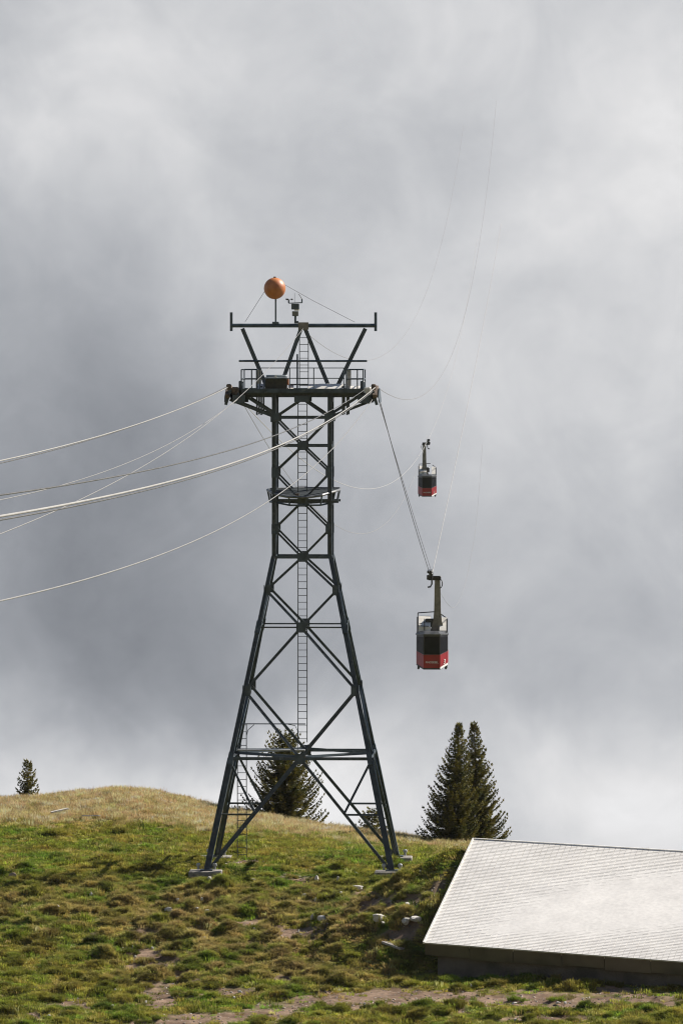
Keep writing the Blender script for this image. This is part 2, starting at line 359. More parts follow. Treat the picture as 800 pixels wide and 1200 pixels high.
# masks in the photograph's layout (kinds of vegetation and bare soil have these outlines)
PATH = np.array([(120, 1210), (200, 1201), (250, 1194), (310, 1186), (370, 1176), (420, 1168), (470, 1165), (560, 1170), (640, 1172), (720, 1170), (830, 1176)], float)
PATCH = [(82, 1176, 26, 8), (192, 1170, 19, 12), (178, 1117, 34, 7), (330, 1092, 58, 8), (300, 1083, 24, 6), (436, 1060, 30, 11), (462, 1096, 16, 6),
         (270, 1162, 38, 5), (405, 1046, 28, 7), (288, 1012, 30, 4), (350, 1030, 30, 5), (235, 1098, 16, 6), (640, 1193, 60, 4), (730, 1160, 30, 5), (460, 1175, 40, 5), (412, 1180, 30, 5), (470, 1160, 18, 3)]
def masks(px, py, X, Y):
    wob = fbm(X * 1.3, Y * 1.3, 4, 31) * 1.0
    d = np.full(px.shape, 1e9)
    for (x0, y0), (x1, y1) in zip(PATH[:-1], PATH[1:]):
        ex, ey = x1 - x0, y1 - y0; t = np.clip(((px - x0) * ex + (py - y0) * ey * 9) / (ex * ex + ey * ey * 9), 0, 1)
        d = np.minimum(d, np.hypot((px - x0 - t * ex) / 3.0, py - y0 - t * ey))
    wob = wob + 0.9 * fbm(X * 4.3, Y * 4.3, 3, 90)
    dirt = sstep(d + wob * 14, 13.5, 4.5) * 0.95
    for (x0, y0, a, b) in PATCH:
        e = np.hypot((px - x0) / a, (py - y0) / b) + wob * 1.1
        dirt = np.maximum(dirt, sstep(e, 1.4, 0.7) * 0.95)
    dirt = np.maximum(dirt, sstep(fbm(X * 0.9, Y * 0.55, 4, 77), 0.15, 0.24) * sstep(py, 1005, 1040) * 0.8)
    crow = np.interp(px, CRX, CRY)
    band = np.interp(px, [0, 150, 240, 300, 420, 520], [24, 34, 26, 13, 7, 4])
    dry = sstep((py - crow) + wob * 22, band + 9, band - 4)
    mid = sstep(py, 1022, 1062) * sstep(py, 1165, 1135) * sstep(px + wob * 160, 60, 230) * sstep(px, 520, 440)
    mid = np.maximum(mid, 0.65 * sstep(py, 1022, 1050) * sstep(py, 1110, 1085))
    return dirt, dry, mid
def veg_color(px, py, X, Y):
    dirt, dry, mid = masks(px, py, X, Y)
    n = fbm(X * 0.5, Y * 0.35, 4, 5)[..., None] * 2; n2_ = fbm(X * 1.7, Y * 1.7, 3, 9)[..., None] * 2
    green = np.array((0.185, 0.190, 0.026)); lush = np.array((0.12, 0.195, 0.020)); olive = np.array((0.27, 0.225, 0.045)); tan = np.array((0.56, 0.395, 0.21)); straw = np.array((0.36, 0.27, 0.11))
    c = green + (lush - green) * np.clip(0.5 + n * 1.3, 0, 1)
    c = c + (olive - c) * np.clip(0.35 + n2_ * 1.2, 0, 1)
    c = c + (straw - c) * (mid[..., None] * np.clip(0.24 + n2_ * 1.1 - n * 0.3, 0, 1))
    c = c + (tan - c) * dry[..., None] * np.clip(0.88 + n2_ * 0.7, 0, 1)
    return c, dirt, dry, mid

MCOL, MDIRT, MDRY, MMID = veg_color(GPX, GPY, GX, GY)
# relief: soft swells, small hummocks, and tussock mounds
relief = fbm(GX * 0.22, GY * 0.22, 3, 3) * 0.5 + fbm(GX * 0.9, GY * 0.9, 3, 21) * 0.28 * (0.45 + 0.9 * MMID) * (0.4 + 0.6 * sstep(GPY, 1000, 1020)) * (1 - 0.6 * MDRY) + fbm(GX * 3.1, GY * 3.1, 2, 50) * 0.07
pads_uv = [(-1, -1), (1, -1), (-1, 1), (1, 1)]
TOW = Vector(((355 - 400) / F * 280, 280.0, (HZ - 1013) / F * 280)); TYAW = -math.atan(0.036)
flat = np.ones_like(GX)
for (a, b) in pads_uv:
    c_ = Matrix.Rotation(TYAW, 3, 'Z') @ Vector((a * 3.75, b * 3.75, 0)) + TOW
    flat *= 1 - np.exp(-(((GX - c_.x) / 1.5) ** 2 + ((GY - c_.y + 0.5) / 2.2) ** 2) ** 2)
HS = ((GX - HUT_E.x) * UD.x + (GY - HUT_E.y) * UD.y) / RUN; HQ = -((GX - HUT_E.x) * ED.x + (GY - HUT_E.y) * ED.y)
nearhut = sstep(HQ, 1.2, 0.3) * sstep(HS, 0.1, 0.25) * sstep(HS, 1.3, 1.1)
GZ = GZ + relief * fine * flat * (1 - 0.35 * MDIRT) * (1 - 0.9 * nearhut)
GZ += 0.10 * fbm(GX * 5.0, GY * 5.0, 2, 170) * MDIRT * fine
GZ -= 0.04 * MDIRT * fine + 0.10 * (1 - flat) * fine
# tussock mounds
ix0 = int(np.argmin(np.abs(gx + 18.0))); iy0 = int(np.argmin(np.abs(gy - 236.0)))
def g_at(x, y):
    fx = (x + 18.0) / ST + ix0; fy = (y - 236.0) / ST + iy0
    i = np.clip(np.floor(fx).astype(int), 0, len(gx) - 2); j = np.clip(np.floor(fy).astype(int), 0, len(gy) - 2)
    return i, j, fx - i, fy - j
TUSS = []
cand = 9300
tx = RNG.uniform(-17, 18, cand); ty = 237 + 64 * RNG.random(cand) ** 1.25; tr = RNG.random(cand)
i_, j_, _, _ = g_at(tx, ty)
keep = 0.20 + 0.75 * MMID[j_, i_]
keep = keep * (1 - MDIRT[j_, i_] * 0.9) * (1 - 0.85 * MDRY[j_, i_]) * np.where(GPY[j_, i_] < 1010, 0.10, 1)
fl = flat[j_, i_] * (1 - nearhut[j_, i_])
for k in range(cand):
    if tr[k] > keep[k] or fl[k] < 0.8: continue
    r = RNG.uniform(0.11, 0.27) * (1.25 if RNG.random() < 0.15 else 1); h = r * RNG.uniform(0.45, 0.85)
    ex = RNG.uniform(1.0, 2.0)
    a = max(int(i_[k] - 3 * r * ex / ST), 0); b = min(int(i_[k] + 3 * r * ex / ST) + 2, len(gx)); c = max(int(j_[k] - 3 * r / ST), 0); d = min(int(j_[k] + 3 * r / ST) + 2, len(gy))
    q = ((GX[c:d, a:b] - tx[k]) / (r * ex)) ** 2 + ((GY[c:d, a:b] - ty[k]) / r) ** 2
    GZ[c:d, a:b] += h * np.exp(-q ** 1.4)
    TUSS.append((tx[k], ty[k], r, ex, h))
def ground_z(x, y):
    x = np.asarray(x, float); y = np.asarray(y, float)
    i, j, fx, fy = g_at(x, y); fx = np.clip(fx, 0, 1); fy = np.clip(fy, 0, 1)
    return (GZ[j, i] * (1 - fx) + GZ[j, i + 1] * fx) * (1 - fy) + (GZ[j + 1, i] * (1 - fx) + GZ[j + 1, i + 1] * fx) * fy
def on_ground(px, py):                         # where the sight line through a pixel meets the ground
    ds = np.arange(243, 305.5, 0.04)
    X = (px - 400) / F * ds; Z = (HZ - py) / F * ds
    hit = np.where(ground_z(X, ds) >= Z)[0]
    d = ds[hit[0]] if len(hit) else 296.0
    return Vector(((px - 400) / F * d, d, float(ground_z((px - 400) / F * d, d))))

soil = np.array((0.125, 0.080, 0.052)); soil2 = np.array((0.24, 0.165, 0.115))
sn = np.clip(0.5 + 2.2 * fbm(GX * 1.5, GY * 1.5, 4, 61), 0, 1)[..., None]
scol = soil + (soil2 - soil) * sn
thatch = MCOL * 0.5
GCOL = thatch + (scol - thatch) * np.clip(MDIRT * 1.1, 0, 1)[..., None]
ny, nx = GX.shape
me = bpy.data.meshes.new('ground'); me.vertices.add(nx * ny)
me.vertices.foreach_set('co', np.stack([GX, GY, GZ], -1).astype(np.float32).ravel())
idx = (np.arange(ny - 1)[:, None] * nx + np.arange(nx - 1)[None, :]).ravel()
quads = np.stack([idx, idx + 1, idx + nx + 1, idx + nx], -1).astype(np.int32)
me.loops.add(quads.size); me.loops.foreach_set('vertex_index', quads.ravel())
me.polygons.add(len(quads)); me.polygons.foreach_set('loop_start', np.arange(0, quads.size, 4, dtype=np.int32))
me.polygons.foreach_set('use_smooth', np.ones(len(quads), bool)); me.update(calc_edges=True)
at = me.attributes.new('tint', 'FLOAT_COLOR', 'POINT')
at.data.foreach_set('color', np.concatenate([GCOL, np.ones((ny, nx, 1))], -1).astype(np.float32).ravel())
tag(link('ground', me, M['ground']), 'grassy alpine hillside with hummocks, bare earth patches and a dirt path', 'hillside', kind='structure')

# ------------------------------------------------------------------ grass and gravel (uncountable)
def blade_clump(name, n, rad, h0, h1, w, lean, m):
    vs_ = []; fs = []
    for _ in range(n):
        a = random.uniform(0, 2 * math.pi); r = rad * math.sqrt(random.random()); bx_, by_ = r * math.cos(a), r * math.sin(a)
        h = random.uniform(h0, h1); da = a + random.uniform(-1, 1); L = lean * random.uniform(0.3, 1.2) * h * (0.4 + r / rad)
        wa = random.uniform(0, math.pi); wx, wy = w * math.cos(wa) / 2, w * math.sin(wa) / 2
        mx_, my_ = bx_ + L * 0.35 * math.cos(da), by_ + L * 0.35 * math.sin(da); tx_, ty_ = bx_ + L * math.cos(da), by_ + L * math.sin(da)
        b = len(vs_)
        vs_ += [(bx_ - wx, by_ - wy, -0.03), (bx_ + wx, by_ + wy, -0.03), (mx_ + wx * .8, my_ + wy * .8, h * .62), (mx_ - wx * .8, my_ - wy * .8, h * .62), (tx_, ty_, h)]
        fs += [(b, b + 1, b + 2, b + 3), (b + 3, b + 2, b + 4)]
    me_ = bpy.data.meshes.new(name); me_.from_pydata(vs_, [], fs); me_.update(); me_.materials.append(m)
    return bpy.data.objects.new(name, me_)
def pebble(name, m, seed):
    bm = bmesh.new(); bmesh.ops.create_icosphere(bm, subdivisions=1, radius=0.5); rr = random.Random(seed)
    for v_ in bm.verts: v_.co *= rr.uniform(0.7, 1.15); v_.co.z *= 0.6
    me_ = bpy.data.meshes.new(name); bm.to_mesh(me_); bm.free(); me_.materials.append(m)
    return bpy.data.objects.new(name, me_)
def scatter(name, sources, pts, rot, scl, idx_, tint):
    c = bpy.data.collections.new(name + '_sources')
    for k, o in enumerate(sources):
        o.name = '%s_%02d' % (name, k); c.objects.link(o)
    me_ = bpy.data.meshes.new(name); me_.vertices.add(len(pts)); me_.vertices.foreach_set('co', np.asarray(pts, np.float32).ravel())
    for nm, ty_, key, arr in (('rot', 'FLOAT_VECTOR', 'vector', rot), ('scl', 'FLOAT_VECTOR', 'vector', scl), ('pick', 'INT', 'value', idx_), ('tint', 'FLOAT_COLOR', 'color', tint)):
        a = me_.attributes.new(nm, ty_, 'POINT'); a.data.foreach_set(key, np.asarray(arr, np.int32 if ty_ == 'INT' else np.float32).ravel())
    o = bpy.data.objects.new(name, me_); col.objects.link(o)
    g = bpy.data.node_groups.new(name + '_nodes', 'GeometryNodeTree')
    g.interface.new_socket('Geometry', in_out='INPUT', socket_type='NodeSocketGeometry'); g.interface.new_socket('Geometry', in_out='OUTPUT', socket_type='NodeSocketGeometry')
    gi = g.nodes.new('NodeGroupInput'); go = g.nodes.new('NodeGroupOutput'); iop = g.nodes.new('GeometryNodeInstanceOnPoints'); ci = g.nodes.new('GeometryNodeCollectionInfo')
    ci.inputs['Collection'].default_value = c; ci.inputs['Separate Children'].default_value = True; ci.inputs['Reset Children'].default_value = True
    def na(nm, dt):
        n = g.nodes.new('GeometryNodeInputNamedAttribute'); n.data_type = dt; n.inputs['Name'].default_value = nm; return n.outputs['Attribute']
    g.links.new(gi.outputs[0], iop.inputs['Points']); g.links.new(ci.outputs[0], iop.inputs['Instance']); iop.inputs['Pick Instance'].default_value = True
    g.links.new(na('pick', 'INT'), iop.inputs['Instance Index']); g.links.new(na('rot', 'FLOAT_VECTOR'), iop.inputs['Rotation']); g.links.new(na('scl', 'FLOAT_VECTOR'), iop.inputs['Scale'])
    g.links.new(iop.outputs[0], go.inputs[0])
    o.modifiers.new('scatter', 'NODES').node_group = g
    return o

clumps = [blade_clump('turf', 34, 0.15, 0.03, 0.10, 0.018, 0.9, M['blade']) for _ in range(4)]
clumps += [blade_clump('tussock', 70, 0.14, 0.09, 0.22, 0.017, 1.1, M['blade']) for _ in range(4)]
clumps += [blade_clump('dry', 30, 0.18, 0.06, 0.19, 0.012, 0.6, M['blade']) for _ in range(3)]
N = 140000
px_ = RNG.uniform(-18, 19, N); py_ = 236.5 + 68.5 * RNG.random(N)
inview = np.abs(px_ / py_ * F) < 400 + 110
px_, py_ = px_[inview], py_[inview]
zz = ground_z(px_, py_); ppx, ppy = proj(px_, py_, zz)
c_, di, dr, mi = veg_color(ppx, ppy, px_, py_)
rnd = RNG.random(len(px_))
hutc = ((px_ - HUT_E.x) * UD.x + (py_ - HUT_E.y) * UD.y, (px_ - HUT_E.x) * ED.x + (py_ - HUT_E.y) * ED.y)
inside = (hutc[0] > 0.25) & (hutc[0] < RUN) & (hutc[1] > 0.35)
ok = (rnd > np.clip(di * 1.3 + 0.25 * fbm(px_ * 2.6, py_ * 2.6, 3, 200) - 0.03, 0, 0.955)) & ~inside
px_, py_, zz, c_, dr, mi, ppy = px_[ok], py_[ok], zz[ok], c_[ok], dr[ok], mi[ok], ppy[ok]
n_ = len(px_)
pick = RNG.integers(0, 4, n_); pick = np.where(RNG.random(n_) < dr * 0.75, RNG.integers(8, 11, n_), pick)
s0 = RNG.uniform(0.65, 1.35, n_); hv = np.clip(1.0 + 3.2 * fbm(px_ * 1.9, py_ * 1.9, 3, 140) * (1 - 0.7 * dr), 0.45, 2.4)
pts = [np.stack([px_, py_, zz], -1)]; rots = [np.stack([RNG.normal(0, .12, n_), RNG.normal(0, .12, n_), RNG.uniform(0, 6.28, n_)], -1)]
scls = [np.stack([s0, s0, s0 * hv * RNG.uniform(0.75, 1.3, n_)], -1)]; picks = [pick]
tints = [(c_ + (np.array((0.42, 0.33, 0.14)) - c_) * (0.55 * (RNG.random((n_, 1)) < 0.11))) * 1.12 * np.exp(RNG.normal(0, 0.42, (n_, 1))) * (1 + RNG.normal(0, 0.06, (n_, 3)))]
# tussock tops
a_, b_, t_ = [], [], []
for (x, y, r, ex, h) in TUSS:
    tone = RNG.uniform(0.5, 1.5); warm = RNG.random()
    for _ in range(int(5 + 26 * r * ex)):
        q = math.sqrt(RNG.random()) * 0.95; an = RNG.uniform(0, 6.28)
        a_.append((x + q * r * ex * math.cos(an), y + q * r * math.sin(an))); t_.append((tone, warm)); b_.append((r, an))
a_ = np.array(a_); t_ = np.array(t_); b_ = np.array(b_); za = ground_z(a_[:, 0], a_[:, 1]); qx, qy = proj(a_[:, 0], a_[:, 1], za)
ct, _, _, mt = veg_color(qx, qy, a_[:, 0], a_[:, 1])
straw = np.array((0.36, 0.27, 0.115)); ct = ct + (straw - ct) * (t_[:, 1:] * (0.12 + 0.45 * mt[:, None])); ct = ct * t_[:, :1] * RNG.uniform(0.75, 1.3, (len(a_), 1))
st_ = RNG.uniform(0.55, 1.05, len(a_)) * (0.6 + b_[:, 0] * 1.2)
pts.append(np.stack([a_[:, 0], a_[:, 1], za], -1)); rots.append(np.stack([-np.sin(b_[:, 1]) * 0.3, np.cos(b_[:, 1]) * 0.3, RNG.uniform(0, 6.28, len(a_))], -1))
scls.append(np.stack([st_, st_, st_], -1)); picks.append(RNG.integers(4, 8, len(a_))); tints.append(ct)
tint = np.concatenate(tints); tint = np.concatenate([np.clip(tint, 0.004, 0.6), np.ones((len(tint), 1))], -1)
tag(scatter('grass', clumps, np.concatenate(pts), np.concatenate(rots), np.concatenate(scls), np.concatenate(picks), tint),
    'alpine grass, green turf with brown tussocks and tan dry grass along the crest', 'grass', kind='stuff')
# gravel in the bare patches
N = 80000
gx_ = RNG.uniform(-17, 18, N); gy_ = 237 + 56 * RNG.random(N) ; gz_ = ground_z(gx_, gy_); ppx, ppy = proj(gx_, gy_, gz_)
di, _, mi = masks(ppx, ppy, gx_, gy_)
ok = (RNG.random(N) < di * 0.6 + 0.006) & (np.abs(ppx - 400) < 440) & (flat[g_at(gx_, gy_)[1], g_at(gx_, gy_)[0]] > 0.9)
hs = ((gx_ - HUT_E.x) * UD.x + (gy_ - HUT_E.y) * UD.y > 0) & ((gx_ - HUT_E.x) * ED.x + (gy_ - HUT_E.y) * ED.y > 0.2)
ok &= ~hs
gx_, gy_, gz_ = gx_[ok], gy_[ok], gz_[ok]; n_ = len(gx_)
s0 = 0.028 + 0.10 * RNG.random(n_) ** 4; g0 = RNG.uniform(0.08, 0.5, (n_, 1)) * np.array((1, 0.87, 0.74))
tag(scatter('gravel', [pebble('p', M['gravel'], k) for k in range(4)], np.stack([gx_, gy_, gz_], -1), RNG.uniform(0, 6.28, (n_, 3)) * np.array((0.1, 0.1, 1)), np.stack([s0 * 1.2, s0, s0], -1), RNG.integers(0, 4, n_), np.concatenate([g0, np.ones((n_, 1))], -1)),
    'small pale gravel strewn over the bare earth patches', 'gravel', kind='stuff')

# ------------------------------------------------------------------ hut dug into the slope
def build_hut():
    root = empty('hut', (HUT_E.x, HUT_E.y, 0), -TH)       # local x along the eave, y up the roof
    tag(root, 'low hut with wide pale shingled roof and shaded concrete front wall', 'hut')
    z0, z1 = HUT_E.z, HUT_R.z
    def P(t, s, off=0.0):                                   # point on the roof plane: t along the eave, s 0..1 up, off along the normal
        ze, zr = z0 + TILT_E * t, z1 + TILT_R * t
        nrm = Vector((0, -(z1 - z0), RUN)).normalized()
        return Vector((t, s * RUN, ze + (zr - ze) * s)) + nrm * off
    # roof deck
    m = MB(); L = ROOF_LEN
    c8 = [P(0, 0, -.10), P(L, 0, -.10), P(L, 1, -.10), P(0, 1, -.10), P(0, 0, -.012), P(L, 0, -.012), P(L, 1, -.012), P(0, 1, -.012)]
    m.add(c8, [(0, 3, 2, 1), (4, 5, 6, 7), (0, 1, 5, 4), (1, 2, 6, 5), (2, 3, 7, 6), (3, 0, 4, 7)])
    rf = m.build('roof', M['roof'], root)
    # shingles: each a thin tilted plate, rows overlapping, far too small to pick apart singly
    m = MB(); nt, ns = 70, 74; tw = L / nt; rr = random.Random(3)
    for j in range(ns):
        for i in range(nt):
            s_a, s_b = j / ns, min((j + 1.0) / ns, 1.0); t_a, t_b = i * tw + 0.009, (i + 1) * tw - 0.009
            lift = 0.0065 + rr.uniform(-0.002, 0.003); low = 0.002; gap = rr.uniform(0.0, 0.002)
            v_ = [P(t_a, s_a, lift), P(t_b, s_a, lift + gap), P(t_b, s_b - 0.0015, low), P(t_a, s_b - 0.0015, low),
                  P(t_a, s_a, -0.006), P(t_b, s_a, -0.006), P(t_b, s_b - 0.0015, -0.006), P(t_a, s_b - 0.0015, -0.006)]
            m.add(v_, [(0, 1, 2, 3), (0, 4, 5, 1), (0, 3, 7, 4), (1, 5, 6, 2)])
    me_ = bpy.data.meshes.new('shingles'); me_.from_pydata(m.v, [], m.f); me_.update()
    tag(link('shingles', me_, M['roof'], rf), kind='stuff')
    # verge and ridge trims
    MB().bar(P(-0.03, 0, 0.0), P(-0.03, 1, 0.0), prof_B(0.06, 0.09)).build('verge_trim', M['white_sheet'], rf)
    MB().bar(P(0, 1.004, 0.004), P(L, 1.004, 0.004), prof_B(0.16, 0.02)).build('ridge_cap', M['roof'], rf)
    # fascia panels
    t = 0.0; k = 0
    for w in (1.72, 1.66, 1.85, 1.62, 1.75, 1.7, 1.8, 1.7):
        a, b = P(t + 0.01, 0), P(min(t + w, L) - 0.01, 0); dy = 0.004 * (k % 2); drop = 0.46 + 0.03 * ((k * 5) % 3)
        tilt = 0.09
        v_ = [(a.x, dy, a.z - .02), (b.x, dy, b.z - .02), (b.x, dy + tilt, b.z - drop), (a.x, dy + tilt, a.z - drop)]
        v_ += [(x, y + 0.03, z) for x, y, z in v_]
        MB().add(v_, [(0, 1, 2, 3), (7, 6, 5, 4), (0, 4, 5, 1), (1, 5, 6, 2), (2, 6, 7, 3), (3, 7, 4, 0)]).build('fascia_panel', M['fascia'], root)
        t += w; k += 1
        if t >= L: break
    # drip edge
    MB().bar(P(0, 0, 0.0) + Vector((0, -.03, 0)), P(L, 0, 0.0) + Vector((0, -.03, 0)), prof_B(0.05, 0.045)).build('drip_edge', M['galv'], root)
    # walls
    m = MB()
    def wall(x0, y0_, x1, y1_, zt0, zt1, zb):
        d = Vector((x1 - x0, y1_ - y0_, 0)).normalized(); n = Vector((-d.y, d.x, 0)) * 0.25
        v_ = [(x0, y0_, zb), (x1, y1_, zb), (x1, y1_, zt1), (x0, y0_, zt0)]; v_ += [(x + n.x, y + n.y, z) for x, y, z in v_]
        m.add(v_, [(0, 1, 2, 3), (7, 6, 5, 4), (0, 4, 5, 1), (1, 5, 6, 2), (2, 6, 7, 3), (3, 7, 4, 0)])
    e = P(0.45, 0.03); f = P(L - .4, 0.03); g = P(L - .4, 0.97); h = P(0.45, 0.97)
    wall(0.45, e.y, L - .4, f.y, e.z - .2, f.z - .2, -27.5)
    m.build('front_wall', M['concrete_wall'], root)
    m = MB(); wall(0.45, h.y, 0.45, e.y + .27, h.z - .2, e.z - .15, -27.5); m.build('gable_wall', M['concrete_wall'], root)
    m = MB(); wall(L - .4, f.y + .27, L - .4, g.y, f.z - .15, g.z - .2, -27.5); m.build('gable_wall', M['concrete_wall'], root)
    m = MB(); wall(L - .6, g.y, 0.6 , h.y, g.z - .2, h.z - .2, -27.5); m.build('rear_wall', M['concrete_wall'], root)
    return root
build_hut()

# ------------------------------------------------------------------ the tower
PX = 280.0 / F
def lz(r): return (1013 - r) * PX
def lu(x): return (x - 355) * PX
def hw(r): return (33 + 74 * (r - 650) / 363) * PX if r > 650 else 32.5 * PX
tower = empty('cable_car_tower', TOW, TYAW)
tag(tower, 'dark steel lattice cable car support tower with platforms and ladders', 'tower')
TM = Matrix.Translation(TOW) @ Matrix.Rotation(TYAW, 4, 'Z')
S = M['steel']
def member(name, p, q, prof, up=(0, 0, 1), m=S): return MB().bar(p, q, prof, up).build(name, m, tower)
for (a, b) in pads_uv:
    def lp(r): return (a * hw(r), b * hw(r), lz(r))
    zb = 0.02 + (0.0)
    member('leg', lp(1012), lp(884), prof_H(0.20, 0.24, 0.03), (a, 0, 0))
    member('leg', lp(884), lp(733), prof_H(0.155, 0.18, 0.025), (a, 0, 0))
    member('leg', lp(733), lp(651), prof_H(0.145, 0.165, 0.025), (a, 0, 0))
    member('leg', (a * hw(640), b * hw(640), lz(652)), (a * hw(640), b * hw(640), lz(461)), prof_H(0.15, 0.17, 0.025), (a, 0, 0))
    for r in (884, 733): # splice sleeves
        MB().bar((a * hw(r + 7), b * hw(r + 7), lz(r + 7)), (a * hw(r - 7), b * hw(r - 7), lz(r - 7)), prof_B(0.19, 0.215), (a, 0, 0)).build('splice_plate', S, tower)
    # concrete footing with anchor bolts
    fo = MB().prism([(a * 3.75 - .70, b * 3.75 - .6), (a * 3.75 + .62, b * 3.75 - .6), (a * 3.75 + .62, b * 3.75 + .6), (a * 3.75 - .70, b * 3.75 + .6)], -1.2, 0.04).build('footing', M['concrete'], tower, bevel=0.03)
    MB().box((a * 3.75, b * 3.75, 0.065), (0.5, 0.5, 0.05)).build('base_plate', S, fo)
    for (c, d) in ((-.33, .0), (.33, .05)):
        MB().lathe([(0.05, 0.08), (0.05, 0.22), (0.09, 0.22), (0.09, 0.30), (0.04, 0.34)], 8, (a * 3.75 + c, b * 3.75 + d, 0)).build('anchor_bolt', M['galv'], fo)
faces = [lambda fr, r: (fr * hw(r), -hw(r), lz(r)), lambda fr, r: (fr * hw(r), hw(r), lz(r)), lambda fr, r: (-hw(r), fr * hw(r), lz(r)), lambda fr, r: (hw(r), fr * hw(r), lz(r))]
ups = [(0, -1, 0), (0, 1, 0), (-1, 0, 0), (1, 0, 0)]
for fi, (fp, up) in enumerate(zip(faces, ups)):
    def B(f0, r0, f1, r1, w, nm='brace', prof=None): member(nm, fp(f0, r0), fp(f1, r1), prof or prof_L(w * 0.86, w * 0.2), up)
    for sgn in (-1, 1):
        B(0, 884, sgn * .97, 1009, 0.145)
        B(sgn * .98, 890, sgn * .55, 947, 0.11); B(sgn * .98, 948, sgn * .55, 948, 0.09, 'strut')
        B(0, 884, sgn, 806, 0.135); B(sgn, 806, 0, 733, 0.13)
        B(0, 733, sgn, 690, 0.12); B(sgn, 690, 0, 652, 0.11)
        B(0, 652, sgn, 619, 0.095); B(sgn, 619, 0, 587, 0.09); B(0, 587, sgn, 553, 0.09); B(sgn, 553, 0, 522, 0.09)
        B(0, 522, sgn, 489, 0.09); B(sgn, 489, 0, 467, 0.10)
    B(-1, 884, 1, 884, 0.14, 'belt_beam', prof_H(0.12, 0.14, 0.02)); B(-1, 733, 1, 733, 0.07, 'belt_beam')
    B(-1, 652, 1, 652, 0.1, 'belt_beam', prof_H(0.10, 0.12, 0.02)); B(-1, 522, 1, 522, 0.08, 'belt_beam', prof_H(0.09, 0.10, 0.02)); B(-1, 489, 1, 489, 0.1, 'belt_beam', prof_H(0.10, 0.11, 0.02))
    upv = Vector(up)
    def plate(fr, r, w, h):
        p = Vector(fp(fr, r)) + upv * 0.085
        size = (w, 0.025, h) if abs(up[1]) else (0.025, w, h)
        m = MB().box(p, size)
        return m.build('gusset_plate', S, tower)
    for r, w, h in ((884, .42, .42), (733, .40, .42), (652, .36, .36), (587, .34, .34), (522, .36, .34), (467, .62, .26)): plate(0, r, w, h)
    for r in (806, 690, 619, 553):
        for sgn in (-1, 1): plate(sgn * (1 - .05), r, .22, .42)
    for sgn in (-1, 1): plate(sgn * .97, 489, .34, .36)
# plan bracing at the lowest belt
for a, b in ((1, 1), (1, -1), (-1, 1), (-1, -1)):
    r = 882; member('plan_brace', (a * hw(r), 0, lz(r)), (0, b * hw(r), lz(r)), prof_L(0.11, 0.025))
# cross arms
for v in (-0.95, 0.95):
    member('arm_girder', (-3.02, v, lz(461)), (3.02, v, lz(461)), prof_H(0.16, 0.30, 0.03))
    for sg in (-1, 1):
        member('arm_strut', (sg * 1.15, v, lz(488)), (sg * 2.95, v, lz(468)), prof_L(0.11, 0.025)); member('arm_strut', (sg * 1.2, v, lz(484)), (sg * 2.25, v, lz(465)), prof_L(0.10, 0.025))
        for x in (1.66, 1.84): member('hanger_bar', (sg * x, v, lz(486)), (sg * x, v, lz(452)), prof_B(0.07, 0.07))
for x in (-2.9, -2.2, -1.2, 0, 1.2, 2.2, 2.9): member('cross_beam', (x, -1.05, lz(464)), (x, 1.05, lz(464)), prof_H(0.10, 0.16, 0.02))
# deck planks (grating strips across)
for k in range(24):
    x = -2.42 + k * 0.21
    MB().box((x + .1, 0, lz(456.6)), (0.195, 2.7, 0.04)).build('deck_plank', M['steel_light'], tower)
for v in (-1.35, 1.35): MB().box((0.05, v + math.copysign(.02, v), lz(457.5)), (5.0, 0.03, 0.17)).build('deck_edge', S, tower)
# pale tilted cover sheets standing on the deck
for (x0, x1, r0, v) in ((362, 404, 449.5, -1.05), (339, 345, 451, -1.0), (303, 310, 449.5, -1.1), (411, 424, 452, -1.0)):
    zb, zt = lz(456.3) + 0.02, lz(r0); u0, u1 = lu(x0), lu(x1)
    m = MB(); m.add([(u0, v, zb), (u1, v, zb), (u1, v + .40, zt), (u0, v + .40, zt), (u0, v + .03, zb), (u1, v + .03, zb), (u1, v + .43, zt), (u0, v + .43, zt)],
                    [(0, 1, 2, 3), (7, 6, 5, 4), (0, 4, 5, 1), (1, 5, 6, 2), (2, 6, 7, 3), (3, 7, 4, 0)])
    m.build('cover_sheet', M['white_sheet'], tower)
member('deck_channel', (lu(338), -0.62, lz(450.5)), (lu(405), -0.62, lz(450.5)), prof_B(0.05, 0.06))
# railings
def rail(pts, r=0.021, m=S): return MB().tube(pts, r, 6).build('handrail', m, tower)
for v in (-1.3,):
    for r in (431, 443): rail([(lu(306), v, lz(r)), (lu(405), v, lz(r))])
    for x in (306, 341, 369, 404): rail([(lu(x), v, lz(457)), (lu(x), v, lz(431))])
for (x0, x1) in ((284.5, 302.5), (407, 426.5)):
    for v in (-1.2, 1.2):
        for r in (433, 444): rail([(lu(x0), v, lz(r)), (lu(x1), v, lz(r))], 0.024)
        for x in ((x0, (x0 + x1) / 2 + 3, x1) if v < 0 else (x0, x1)): rail([(lu(x), v, lz(458)), (lu(x), v, lz(433))], 0.026)
    for x in (x0, x1):
        for r in (433, 444): rail([(lu(x), -1.2, lz(r)), (lu(x), 1.2, lz(r))], 0.024)
for x in (303.5, 408.5):
    MB().box((lu(x), -0.4, lz(445)), (0.22, 0.05, 0.80)).build('mesh_guard', M['galv'], tower)
